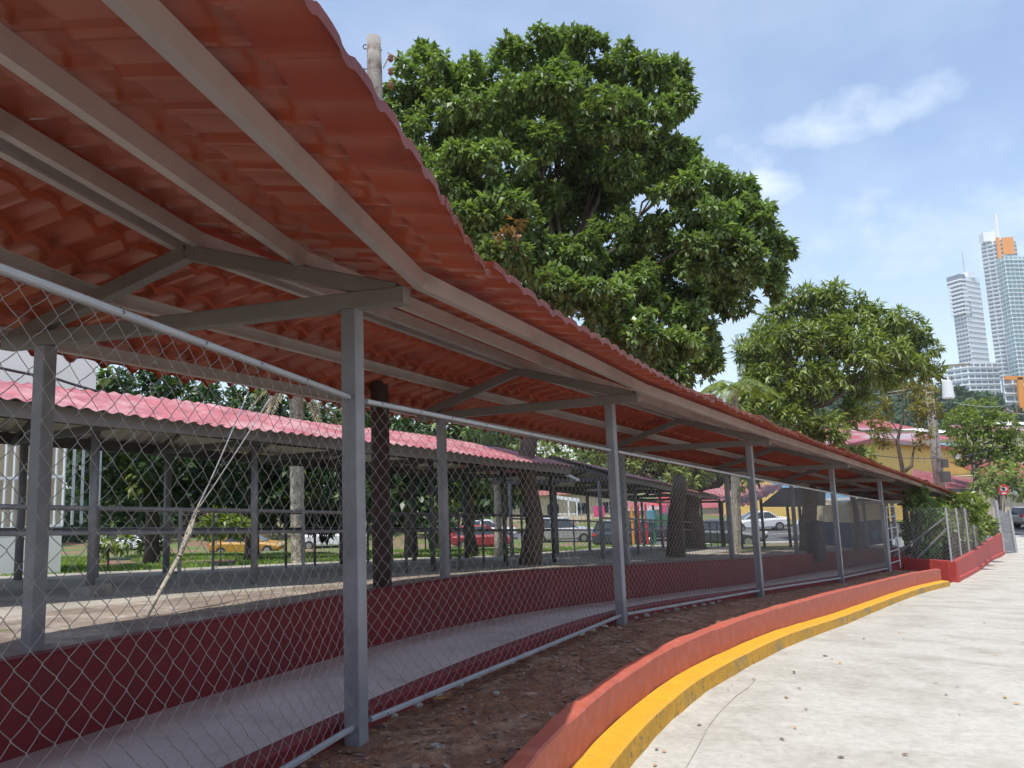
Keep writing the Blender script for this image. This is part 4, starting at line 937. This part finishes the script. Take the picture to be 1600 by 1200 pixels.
tag(mb.build('end_wall', mat('red painted rendered wall', (.46, .055, .045), .65, 0, .14, 4, dirt=((.16, .04, .03), 7, .6, .72), bump=.004, bs=30)), 'curved bright red wall turning the corner below the planted fence', 'wall')
ef = thing('garden_fence', 'rusty and silver wire mesh fence on the bright red corner wall', 'fence', c0 + np.array([0, 0, .59]))
FH = 1.56
chainlink('mesh_panel', np.array([CL[0], CL[1], c0[2] + .59]), c0 + np.array([.05, .05, .59]), 0, 1.52, X['rail'], ef, w=.12, h=.12, r=.006, detail=1)
for k in range(0, len(EW), 3):
    p = EW[k] + EL[k] * .08; MB().tube([p + [0, 0, HW[k] - .02], p + [0, 0, HW[k] + FH]], .03, 8).build('post', X['rail'], ef)
mbv = MB()
for k in range(len(EW) - 1):
    for j in range(6):
        f = j / 6; p = (EW[k] + EL[k] * .08) * (1 - f) + (EW[k + 1] + EL[k + 1] * .08) * f; h = HW[k] * (1 - f) + HW[k + 1] * f
        mbv.tube([p + [0, 0, h], p + [0, 0, h + FH - .03]], .0022, 3, cap=False)
    for j in range(13):
        z = j * .12; a_ = EW[k] + EL[k] * .085 + [0, 0, HW[k] + z]; b_ = EW[k + 1] + EL[k + 1] * .085 + [0, 0, HW[k + 1] + z]; mbv.tube([a_, b_], .0025, 3, cap=False)
mbv.build('rusty_mesh', X['rmesh'], ef)
mbs = MB()
for k in range(9, len(EW) - 3): a_ = EW[k] + EL[k] * .1 + [0, 0, HW[k] + FH]; b_ = EW[k + 1] + EL[k + 1] * .1 + [0, 0, HW[k + 1] + FH]; mbs.tube([a_, b_], .02, 6)
mbs.build('top_rail', X['rust'], ef)
s_ = c0 + np.array([-.05, .1, .59])
for fx in (.95, .55):
    MB().tube([s_ + np.array([0, .05, 1.35 * fx if fx > .9 else .95]), np.array([CL[0] * (fx if fx > .9 else .55) + s_[0] * (.05 if fx > .9 else .45), CL[1] * (fx if fx > .9 else .55) + s_[1] * (.05 if fx > .9 else .45), s_[2] + .03])], .025, 6).build('brace', X['rail'], ef)
# leaning grey gate
gt = thing('metal_gate', 'grey sheet metal gate leaf standing open at the end of the red wall', 'gate', ENDP)
g0 = ENDP + np.array([.05, .1, .02]); g1 = g0 + np.array([.9, .35, 0]); 
for q in (g0, g1): MB().beam(q, q + np.array([-.1, 0, 2.75 if q is g0 else 2.2]), .12, .12, up=(0, 1, 0)).build('gate_post', X['rail'], gt)
MB().add([g0 + [0, 0, .1], g1 + [0, 0, .1], g1 + [-.08, 0, 2.0], g0 + [-.08, 0, 2.3]], [(0, 1, 2, 3)]).beam(g0 + [0, 0, .1], g1 + [0, 0, .1], .06, .06).beam(g0 + [-.05, 0, 1.2], g1 + [-.05, 0, 1.1], .05, .05).build('panel', X['steel'], gt)
# plants behind the fence
pl = [('leafy climbing plant inside the corner of the fence', [(1452, 800, 20), (1450, 835, 22), (1470, 820, 16), (1445, 860, 16)], 24, 'leaf'), ('bright yellow green bush rising above the fence', [(1492, 785, 14), (1510, 783, 16), (1528, 788, 12), (1500, 800, 16), (1520, 805, 14)], 27, 'leaf3'),
      ('dark bush under the roof end left of the bright bush', [(1433, 785, 16), (1440, 805, 16), (1428, 830, 18), (1436, 770, 12)], 23.6, 'leaf'), ('low mixed plants along the inside of the wire fence', [(1500, 840, 20), (1520, 830, 18), (1540, 820, 16), (1480, 855, 18), (1465, 840, 18)], 30, 'leaf2'),
      ('pale green bush beside the first plant in the fence', [(1466, 790, 12), (1476, 800, 12), (1472, 815, 12)], 25.5, 'leaf3')]
for k, (lab, bl, D, lm) in enumerate(pl):
    b_ = at(bl[0][0], 880, D); b_[2] = -3.2 - (D - 20) * .1; t = thing('bush', lab, 'bush', b_, 'bushes growing behind the wire fence')
    leaves('foliage', [B(x, y, r, max(D, float(np.interp(x, [1497, 1520, 1540, 1566], [22.6, 26.5, 31.5, 40]))) + .3 * (i % 3)) for i, (x, y, r) in enumerate(bl)], .2, .085, .17, X[lm], t, 6, .4, .35, seed=60 + k, cull=False)
    mb = MB()
    for x, y, r in bl: mb.tube(limb_curve(b_, at(x, y, D) if x < 1500 else at(1490, y, D), .1, 4, .05), [.03, .025, .02, .015, .01], 5)
    mb.build('stems', X['bark'], t)
# street signs
def signpost(lab, px, pyb, pyc, D, rp, face, back=False):
    b_ = at(px, pyb, D); c = at(px, pyc, D); r = rp * D / FPX; b_[2] = c[2] - 2.2; t = thing('street_sign', lab, 'sign', b_)
    MB().tube([b_, c + [0, .03, 0]], .03, 8).build('pole', X['rail'], t)
    pts = [c + np.array([r * cos(a), 0, r * sin(a)]) for a in np.linspace(0, 2 * pi, 9)[:-1] + pi / 8] if not back else [c + np.array([r * cos(a), 0, r * sin(a)]) for a in np.linspace(0, 2 * pi, 25)[:-1]]
    n_ = len(pts); pn = MB().add(pts + [p + np.array([0, .02, 0]) for p in pts], [tuple(range(n_))[::-1], tuple(range(n_, 2 * n_))] + [(i, (i + 1) % n_, n_ + (i + 1) % n_, n_ + i) for i in range(n_)]).build('panel', X[face], t)
    if not back:
        el = [c + np.array([r * .62 * cos(a), -.006, r * .34 * sin(a) + r * .1]) for a in np.linspace(0, 2 * pi, 25)[:-1]]; MB().add(el, [tuple(range(24))[::-1]]).build('white_eye', X['white'], pn)
        el = [c + np.array([r * .30 * cos(a), -.010, r * .30 * sin(a) + r * .1]) for a in np.linspace(0, 2 * pi, 25)[:-1]]; MB().add(el, [tuple(range(24))[::-1]]).build('dark_pupil', X['black'], pn)
        MB().box(c + np.array([0, -.008, -r * .6]), r * .9, .006, r * .14).build('white_line', X['white'], pn)
signpost('red sign with a white eye shape and dark pupil on a thin pole', 1568, 838, 765, 44, 9, 'redpaint')
signpost('blank back of a round pale sign right behind the red sign', 1581, 840, 767, 46, 8, 'whitem', True)
# yellow building
a = at(1322, 765, 58); c = at(1524, 765, 66); zb = -5.2; YB = thing('yellow_building', 'yellow ochre two storey building with red gable roof edge', 'building', [a[0], a[1], zb])
tpx = [(1322, 697), (1362, 687), (1524, 704)]; ft = [(p_[0] - 1322) / (1524 - 1322) for p_ in tpx]
TOP = [at(px, py, 58 + 8 * f) for (px, py), f in zip(tpx, ft)]
dv = np.array([-6, 14, 0])
V = [(a[0], a[1], zb), (c[0], c[1], zb)] + [TOP[2], TOP[1], TOP[0]]; V = [np.array(v, float) for v in V]; V = V + [v + dv for v in V]
MB().add(V, [(0, 1, 2, 3, 4), (9, 8, 7, 6, 5), (1, 6, 7, 2), (0, 4, 9, 5)]).build('wall', X['ochre'], YB)
ov = np.array([0, -.7, .15]); e1 = (TOP[0] - TOP[1]) * .12; e2 = (TOP[2] - TOP[1]) * .0
rr_ = [TOP[0] + e1 + ov, TOP[1] + ov, TOP[2] + e2 + ov]; rb = [v + dv * 1.1 for v in rr_]
MB().add(rr_ + rb + [v - [0, 0, .35] for v in rr_], [(0, 1, 4, 3), (1, 2, 5, 4), (0, 6, 7, 1), (1, 7, 8, 2)]).build('roof', X['roofred'], YB)
def onwall(px, py, dy=-.08): f = (px - 1322) / (1524 - 1322); return at(px, py, 58 + 8 * f + dy)
def win(px0, py0, px1, py1, m='glass', bars=3):
    q = [onwall(px0, py1), onwall(px1, py1), onwall(px1, py0), onwall(px0, py0)]; w_ = MB().add(q + [v + np.array([0, .1, 0]) for v in q], [(0, 1, 2, 3), (0, 4, 5, 1), (1, 5, 6, 2), (2, 6, 7, 3), (3, 7, 4, 0)]).build('window', X[m], YB)
    for k in range(bars + 1): f = k / bars; MB().beam(q[0] * (1 - f) + q[1] * f + [0, -.04, 0], q[3] * (1 - f) + q[2] * f + [0, -.04, 0], .1, .06, up=(0, 1, 0)).build('frame', X['zinc'], w_)
win(1424, 712, 1453, 724); win(1475, 707, 1483, 712, 'glass', 1); 
q0, q1 = onwall(1520, 760), onwall(1525, 722); MB().beam(q0, [q0[0], q0[1], q1[2]], .5, .3, up=(0, 1, 0)).build('green_column', X['green'], YB)
MB().box(at(1494, 712, 64), .5, .4, .5).build('air_conditioner', X['white'], YB)
# pink lean-to roofs in front
def sheetroof(lab, q, m, name='lean_to_roof', corr=40):
    q = [np.asarray(v, float) for v in q]; A = []
    for k in range(corr * 2 + 1):
        f = k / (corr * 2); A.append([(q[0] * (1 - f) + q[1] * f) * (1 - g) + (q[3] * (1 - f) + q[2] * f) * g + np.array([0, 0, .05 if k % 2 else -.05]) for g in (0, .5, 1)])
    t = thing(name, lab, 'roof', [q[0][0], q[0][1], q[0][2] - 2.5]); MB().grid(np.array(A)).build('roof_sheet', X[m], t); 
    for i in (0, 1): MB().beam(q[i] - [0, 0, 3.0], q[i] - [0, 0, .05], .2, .2, up=(0, 1, 0)).build('post', X['darksteel'], t)
    MB().beam(q[0] - [0, 0, .12], q[1] - [0, 0, .12], .15, .25).build('beam', X['darksteel'], t)
    return t
sheetroof('pink red metal lean to roof in front of the yellow wall', [at(1425, 762, 46), at(1522, 764, 50), at(1530, 750, 57), at(1425, 733, 54)], 'pink')
# roofs stacked further away
far = [('far red roof strip left of the sparse tree', (1322, 692), (1400, 668), 84, 'roofred'), ('far grey and red striped roof behind the transformer pole', (1372, 690), (1505, 676), 96, 'roofred'), ('far pale roof near the hill foot', (1465, 676), (1502, 668), 120, 'white'), ('far red roof behind the right trees', (1552, 676), (1620, 661), 110, 'roofred'), ('far white roof above the right red roof', (1572, 664), (1625, 655), 130, 'white'), ('far blue roof panel right of the transformer pole', (1440, 697), (1505, 688), 78, 'lblue'), ('far dark red roof under the hill by the olive tree', (1345, 672), (1430, 655), 118, 'roofred')]
for lab, (x0, y1), (x1, y0), D, m in far:
    a = at(x0, y1, D); c = at(x1, y1, D); tz_ = at((x0 + x1) / 2, y0, D + 12)[2]
    t = thing('warehouse', lab, 'building', [a[0], a[1], a[2] - 6]); za = a[2]; zc = a[2]
    wallbox(MB(), a, c, za - 6, za - .3, 12).build('wall', X['cream'], t)
    A = []
    for k in range(41): f = k / 40; q = a * (1 - f) + c * f; q = np.array([q[0], q[1], za]); A.append([q + [0, -.6, -.1 + .08 * (k % 2)], q + [0, 12, tz_ - za + .08 * (k % 2)]])
    MB().grid(np.array(A)).build('roof', X[m], t)
# tiled house at the right edge
a = at(1536, 745, 58); c = at(1640, 742, 58); t = thing('tiled_house', 'house with brown red clay tile roof at the right edge', 'house', [a[0], a[1], -5.2])
wallbox(MB(), a, c, -5.4, a[2], 7).build('wall', X['cream'], t); A = []
for k in range(121): f = k / 120; q = a * (1 - f) + c * f; A.append([q + [0, -.7 + g * 5, g * at(1560, 716, 63)[2] - g * a[2] - .15 + .06 * math.cos(k * 2.1)] for g in (0, .5, 1)])
MB().grid(np.array(A)).build('roof', X['clay'], t)
# right hand trees
rt = [('round bright green tree right of the transformer pole', 1530, 50, [(1500, 660, 26), (1530, 645, 28), (1560, 665, 26), (1515, 690, 30), (1550, 695, 30), (1580, 700, 26), (1525, 655, 24), (1590, 690, 22), (1505, 712, 18), (1570, 715, 22)], 'leaf3'),
      ('bushy green tree before the clay tile roof', 1565, 46, [(1545, 745, 18), (1570, 738, 20), (1595, 745, 20), (1555, 760, 18), (1585, 765, 18), (1535, 765, 14)], 'leaf2'),
      ('low tree crown over the tiled walkway left of the sparse tree', 1335, 28, [(1330, 715, 20), (1350, 712, 18), (1345, 735, 20), (1318, 705, 16), (1365, 735, 14)], 'leaf2')]
for k, (lab, bx, D, bl, lm) in enumerate(rt):
    b_ = at(bx, 800, D); b_[2] = street_z(b_[0]) if D > 30 else -3.8; fk = b_.copy(); fk[2] = at(bx, bl[-1][1] + 10, D)[2]
    tree('street_tree', lab, 'tree', b_, fk, [B(x, y, r, D + ((i * 3) % 5 - 2) * .8) for i, (x, y, r) in enumerate(bl)], .2 if D > 40 else .12, .30 if D > 30 else .2, .13 if D > 30 else .08, .36 if D > 30 else .24, X[lm], seed=80 + k, group='leafy trees around the yellow building')
# hill, forest, towers
hx = np.linspace(-60, 420, 70); A = []
def hillz(x, y): 
    s = max(0, min(1, (y - 150) / 130)); s = s * s * (3 - 2 * s); return -5.0 + s * (34 + 8 * math.sin(x * .021 + 1) + 4 * math.sin(x * .06)) * (1 / (1 + math.exp(-(x - 60) / 28)))
HY = np.linspace(150, 620, 30)
A = np.array([[(x * (y / 260 if y > 260 else 1), y, hillz(x, y) + max(0, y - 300) * .10 * (1 / (1 + math.exp(-(x - 60) / 28)))) for y in HY] for x in hx])
tag(MB().grid(A).build('hill', X['hillleaf'], smooth=True), 'wooded hill below the towers', kind='structure')
bl = []; rg2 = random.Random(4)
for k in range(520):
    y = rg2.uniform(165, 285); x = rg2.uniform(60, 175) * (y / 230); r = rg2.uniform(2.6, 4.8); bl.append((np.array([x, y, hillz(x, y) + r * .45]), r))
tag(leaves('forest', bl, 1.9, 1.0, 2.0, X['hillleaf'], None, 5, .3, .7, cull=True, seed=31), 'dense green forest covering the hill below the towers', kind='stuff')

def corner_building(name, lab, pxl, pxm, pxr, pyref, D, dl, dr, z0, z1, fl, wl, wr, ml, mr, mw='towerw', nwl=3, nwr=3):
    """two visible faces meeting at pxm; each floor is a window band part between white floor slabs"""
    m_ = at(pxm, pyref, D); l_ = at(pxl, pyref, D + dl); r_ = at(pxr, pyref, D + dr); t = thing(name, lab, 'tower', [m_[0], m_[1], z0])
    P2 = [np.array([q[0], q[1]]) for q in (l_, m_, r_)]; bk = P2[0] + P2[2] - P2[1]
    q = [P2[0], P2[1], P2[2], bk]; V = [(x, y, z0) for x, y in q] + [(x, y, z1) for x, y in q]
    MB().add(V, [(0, 1, 5, 4), (1, 2, 6, 5), (2, 3, 7, 6), (3, 0, 4, 7), (4, 5, 6, 7)]).build('wall', X[mw], t)
    def face(A_, B_, frac, nw, mm, f0, f1):
        d = B_ - A_; L = np.linalg.norm(d); d = d / L; n_ = np.array([d[1], -d[0]]); H = (z1 - z0) / fl
        for k in range(fl):
            if not (f0 <= k < f1): continue
            za = z0 + (k + .28) * H; zc = z0 + (k + .28 + frac) * H; mb = MB()
            for j in range(nw):
                s0, s1 = L * (j + .10) / nw, L * (j + .90) / nw; a_ = A_ + d * s0 + n_ * .15; b_ = A_ + d * s1 + n_ * .15
                mb.add([(*a_, za), (*b_, za), (*b_, zc), (*a_, zc)], [(0, 1, 2, 3)])
            mb.build('window_band', X[mm], t)
            a_ = A_ + n_ * .5; b_ = B_ + n_ * .5; zz = z0 + k * H + H * .1
            MB().beam((*a_, zz), (*b_, zz), 1.0, H * .12).build('floor_slab', X[mw], t)
    if wl: face(P2[0], P2[1], wl, nwl, ml, 0, fl)
    if wr: face(P2[1], P2[2], wr, nwr, mr, 0, fl)
    return t, P2
zt1 = at(1505, 430, 600)[2]
t, P2 = corner_building('apartment_tower', 'slender white tower with balconies left of the taller tower', 1491, 1511, 1538, 500, 600, 12, 14, 62, zt1, 26, .5, 0, 'towerg', 'towerg', nwl=4)
d = P2[2] - P2[1]; L = np.linalg.norm(d); d /= L; n_ = np.array([d[1], -d[0]])
for k in range(20): z = 66 + k * (zt1 - 66) / 20; a_ = P2[1] + n_ * .2; b_ = P2[2] + n_ * .2; MB().beam((*a_, z), (*b_, z), .3, .35).build('joint_line', X['zinc'], t)
for k in range(3): z = zt1 - 24 - 5 * k; a_ = P2[1] + d * 6 + n_ * .3; b_ = a_ + d * 2.2; MB().beam((*a_, z), (*b_, z), .3, 2.2).build('window', X['towerg'], t)
dl_ = P2[0] - P2[1]; dl_ /= np.linalg.norm(dl_); nl_ = np.array([-dl_[1], dl_[0]]) * -1
c_ = (P2[0] + P2[1]) / 2 - np.array([0, 1.5])
az_ = math.degrees(math.atan2(-(P2[1] - P2[0])[1], (P2[1] - P2[0])[0]))
for k in range(9): MB().box((c_[0], c_[1] + 1, zt1 - 4 - k * 3.6), 13.5, 7, 1.5, az_).build('balcony', X['towerw'], t)
MB().box((c_[0], c_[1] + 1.2, zt1 - 3.5), 13, 6.4, 9, az_).build('sky_lounge', X['towerg'], t)
MB().box(((P2[1] + P2[2])[0] / 2, (P2[1] + P2[2])[1] / 2 + 5, zt1 + 2), 10, 9, 5, az_).build('roof_plant', X['towerw'], t); q = (P2[1] + P2[2]) / 2; MB().tube([(q[0] - 2, q[1] + 4, zt1), (q[0] - 2, q[1] + 4, zt1 + 24)], .25, 6).build('antenna', X['zinc'], t)
zt2 = at(1550, 374, 560)[2]
t, P2 = corner_building('apartment_tower', 'tall grey windowed tower wing with white crown and mast', 1543, 1573, 1600, 470, 560, 10, 6, 60, zt2, 34, .48, .48, 'towerg', 'towerg', nwl=3, nwr=3)
q = P2[1]; MB().box((q[0] - 3, q[1] + 8, zt2 + 4), 10, 8, 8, 10).build('crown', X['towerw'], t); MB().beam((q[0] + 1, q[1] + 2, zt2 - 10), (q[0] + 1, q[1] + 2, zt2 + 22), 1.8, 1.8, up=(0, 1, 0)).build('mast', X['towerw'], t)
MB().box((q[0] - 1.6, q[1] - .8, zt2 - 12), 2.6, 1.2, 26, 0).build('orange_panel', X['orange'], t); MB().box((q[0] + 6.5, q[1] - .4, zt2 - 6), 8.5, 1.2, 14, 8).build('orange_panel', X['orange'], t)
zt3 = at(1585, 400, 535)[2]
t, P2 = corner_building('apartment_tower', 'teal glazed tower front cut by the right edge', 1566, 1578, 1640, 470, 535, 10, 4, 55, zt3, 30, .62, .62, 'towert', 'towert', nwl=2, nwr=9)
t, P2 = corner_building('podium_building', 'low white terraced podium at the foot of the slender tower', 1480, 1512, 1560, 575, 560, 14, 8, 38, at(1512, 566, 560)[2], 8, .45, .45, 'towerg', 'towerg', nwl=3, nwr=5)
t, P2 = corner_building('glass_tower', 'teal glass tower glimpsed behind the olive green tree', 1150, 1195, 1236, 560, 420, 12, 12, 0, at(1195, 514, 420)[2], 20, .6, .6, 'towert', 'towert', nwl=5, nwr=5)
zo = at(1585, 589, 220)[2]
t, P2 = corner_building('orange_building', 'white building with bold orange frame on the hillside', 1566, 1569, 1612, 610, 220, 6, 3, 8, zo, 6, 0, .5, 'towerg', 'towerg', nwr=3)
m_ = at(1569, 610, 219.6); 
MB().beam(at(1570, 590.5, 219), at(1612, 590.5, 219), .6, 1.1).beam(at(1593, 590, 219), [at(1593, 610, 219)[0], 219, 10], 1.6, .6, up=(0, 1, 0)).build('orange_frame', X['orange'], t)

# ------------------------------------------------------------------ litter, stones, grass
rg3 = random.Random(12)
def leafmesh(c, s, az, mb, n=(0, 0, 1)):
    ca, sa = cos(az), sin(az); pts = [(0, 0, .0), (.3, .24, .05), (.7, .2, .07), (1, 0, .10), (.7, -.22, .03), (.3, -.24, .02)]
    mb.add([c + np.array([(x * ca - y * sa) * s, (x * sa + y * ca) * s, z * s + .004]) for x, y, z in pts], [(0, 1, 2, 3, 4, 5)])
proto = None
lm_ = [X['dryleaf'], mat('ochre dry leaf', (.50, .27, .06), .8), mat('brown dry leaf', (.16, .09, .06), .8)]
road_leaf = [(1028,1171),(1042,1177),(1026,1196),(1096,1133),(1145,1071),(1180,1063),(1136,1079),(1218,1155),(1256,1109),(1285,1025),(1298,1031),(1310,1038),(1320,1184),(1408,1181),(1466,1068),(1500,1075),(1480,1086),(1498,1117),(1570,1090),(1582,1100),(1537,975),(1486,943),(1434,946),(1405,947),(1406,990),(1413,1000),(1440,978),(1480,1000),(1523,1002),(1560,1025),(1318,1000),(1245,1076),(1240,1053),(1350,1000),(1533,989),(1225,1090),(1595,1005),(1240,1140)]
def roadz(x, y):
    d = np.hypot(RB[:, 0] - x, RB[:, 1] - y); i = int(np.argmin(d)); best = None
    for a, b in ((i - 1, i), (i, i + 1)):
        if a < 0 or b >= len(RB): continue
        r = np.array([_g[a][1], -_g[a][0]]); s = RB[b][:2] - RB[a][:2]; t = ((x - RB[a][0]) * s[0] + (y - RB[a][1]) * s[1]) / (s @ s)
        if best is None or abs(t - .5) < best[0]: best = (abs(t - .5), RB[a][2] + (RB[b][2] - RB[a][2]) * np.clip(t, 0, 1))
    return best[1]
for (px, py) in road_leaf[::1]:
    z = -1.8
    for _ in range(30): q = atz(px, py, z); z = .5 * z + .5 * roadz(q[0], q[1])
    q = atz(px, py, z); mb = MB(); s = rg3.uniform(.03, .06) * (1 if q[1] < 8 else 1.4); leafmesh(np.array([q[0], q[1], z + .006]), s, rg3.uniform(0, 6.3), mb)
    o = mb.build('fallen_leaf', rg3.choice(lm_), origin=(q[0], q[1], z)); tag(o, 'dry leaf lying on the pale concrete driveway', 'leaf', 'dry leaves scattered on the concrete driveway')
for (px, py, s) in ((676, 1104, .10), (712, 1146, .09), (760, 1120, .09)):
    q = atz(px, py, -1.52); mb = MB(); leafmesh(np.array([q[0], q[1], -1.475]), s, rg3.uniform(0, 6.3), mb); tag(mb.build('fallen_leaf', lm_[1] if s > .095 else lm_[2], origin=(q[0], q[1], -1.475)), 'dry leaf on the dark soil by the second near post' if s < .095 else 'orange dry leaf on the dark soil beside the first post', 'leaf', 'dry leaves on the soil' if s < .095 else None)
# soil litter: bits of leaf, chips and grit
nS = 5200; V = []; F = []; k4 = 0; SV = SOIL
ri = np.random.default_rng(9)
for _ in range(nS):
    i = int(ri.integers(60, SV.shape[0])); j = int(ri.integers(0, SV.shape[1])); c = SV[i, j] + ri.normal(0, .03, 3) * [1, 1, 0] + [0, 0, .006]
    s = ri.uniform(.006, .022) if ri.random() < .85 else ri.uniform(.02, .045); a = ri.uniform(0, 6.3); u = np.array([cos(a), sin(a), ri.uniform(-.3, .3)]) * s; v = np.array([-sin(a), cos(a), ri.uniform(-.3, .5)]) * s * .5
    V += [c - u, c - v, c + u, c + v]; F.append((k4, k4 + 1, k4 + 2, k4 + 3)); k4 += 4
tag(np_mesh('leaf_litter', np.array(V), np.array(F), mat('soil litter', (.24, .17, .13), .9, island=.7)), 'dry bits and chips strewn over the soil bed', kind='stuff')
ico = None
def stone(c, r, lab, group=None, m='palebark', n=7):
    rings = []; sd_ = rg3.random() * 9
    for i in range(n): 
        th = pi * (i + .15) / (n - .7); rings.append([np.asarray(c) + r * np.array([sin(th) * cos(a) * (1.2 + .2 * sin(a * 3 + sd_)), sin(th) * sin(a) * (.9 + .15 * cos(a * 2 + sd_)), cos(th) * .7 + .08 * sin(a * 4 + i)]) for a in np.linspace(0, 2 * pi, 10)[:-1]])
    return tag(MB().loft(rings).build('stone', X[m], smooth=False, origin=c), lab, 'stone', group)
q = atz(682, 1183, -1.5); stone((q[0], q[1], -1.455), .038, 'round grey stone on the soil right of the first post')
q = atz(775, 1090, -1.55); stone((q[0], q[1], -1.52), .022, 'small pale stone in the middle of the soil bed')
# crumbled render at the foot of the ramp kerb
for k in range(26):
    i = 34 + k; j = min(i, len(SM) - 1); p = SM[j] + SML[j] * (.085 + .02 * rg3.random()); c = p + np.array([0, 0, .03 + .015 * rg3.random()])
    stone(c, rg3.uniform(.025, .05), 'crumbled mortar lump along the foot of the low ramp kerb', 'mortar lumps along the ramp kerb', 'slab', 5)
# grass tufts on the lawn
ri = np.random.default_rng(21); n_ = 52000
yy = 8 + 30 * ri.random(n_) ** 1.5; xx = (ri.random(n_) * 1.15 - .75) * yy * 1.0
zz = np.array([Lz(a, b) for a, b in zip(xx, yy)])
patch = np.sin(xx * .55 + 1.3) * np.cos(yy * .42) + .35 * np.sin(xx * 1.9 + yy); 
PN = np.array([(p[0], p[1]) for p in list(op) + list(op2)]); 
def sd_path(x, y):
    d = np.full(len(x), 1e9); sg = np.zeros(len(x))
    for a, b in zip(PN, PN[1:]):
        s = b - a; L2 = s @ s; t = np.clip(((x - a[0]) * s[0] + (y - a[1]) * s[1]) / L2, 0, 1); dx = x - a[0] - s[0] * t; dy = y - a[1] - s[1] * t; dist = np.hypot(dx, dy); side = (s[0] * dy - s[1] * dx) / math.sqrt(L2)
        m2 = dist < d; d[m2] = dist[m2]; sg[m2] = np.sign(side[m2])
    return d * sg
sd2 = sd_path(xx, yy); keep = (sd2 > 4.05) & (patch > -.15); xx, yy, zz = xx[keep], yy[keep], zz[keep]; m_ = len(xx)
Pn = np.stack([xx, yy, zz], 1); Vl = []; nb = 5
for k in range(nb):
    a = ri.uniform(0, 6.3, m_); h = ri.uniform(.05, .14, m_); w = ri.uniform(.012, .03, m_); off = ri.normal(0, .06, (m_, 2)); b0 = Pn + np.concatenate([off, np.zeros((m_, 1))], 1)
    u = np.stack([np.cos(a), np.sin(a), np.zeros(m_)], 1) * w[:, None]; tp_ = b0 + np.stack([np.cos(a + 1.3) * h * .5, np.sin(a + 1.3) * h * .5, h], 1)
    Vl.append(np.stack([b0 - u, b0 + u, tp_ + u * .2, tp_ - u * .2], 1))
V = np.concatenate(Vl).reshape(-1, 3); F = np.arange(len(V)).reshape(-1, 4)
tag(np_mesh('grass', V, F, leafmat('grass blades', (.17, .26, .045), .25, .4, .6)), 'short bright grass growing in patches on the lawn', kind='stuff')

# hairline crack across the driveway
cp = [(1072, 1200), (1092, 1165), (1104, 1140), (1120, 1118), (1138, 1100), (1150, 1088), (1168, 1076), (1180, 1062)]
L_, R2 = [], []
for k, (px, py) in enumerate(cp):
    z = -1.8
    for _ in range(30): q = atz(px, py, z); z = .5 * z + .5 * roadz(q[0], q[1])
    q = atz(px, py, z); w = .0022 + .0015 * (k % 2); L_.append((q[0] - w, q[1] + w * .3, z + .004)); R2.append((q[0] + w, q[1] - w * .3, z + .004))
tag(MB().grid(np.array([L_, R2])).build('road_crack', X['slab']), 'thin dark crack in the pale concrete driveway', kind='structure')
# air
hm = bpy.data.materials.new('haze'); hm.use_nodes = True; nt = hm.node_tree; nt.nodes.clear(); o_ = N(nt, 'ShaderNodeOutputMaterial'); v_ = N(nt, 'ShaderNodeVolumePrincipled')
v_.inputs['Color'].default_value = (.86, .92, 1, 1); v_.inputs['Density'].default_value = .0003; v_.inputs['Anisotropy'].default_value = .0; nt.links.new(v_.outputs[0], o_.inputs['Volume'])
tag(MB().box((150, 350, 104), 1500, 1400, 226).build('haze', hm), 'thin pale air between the walkway and the towers', kind='stuff')
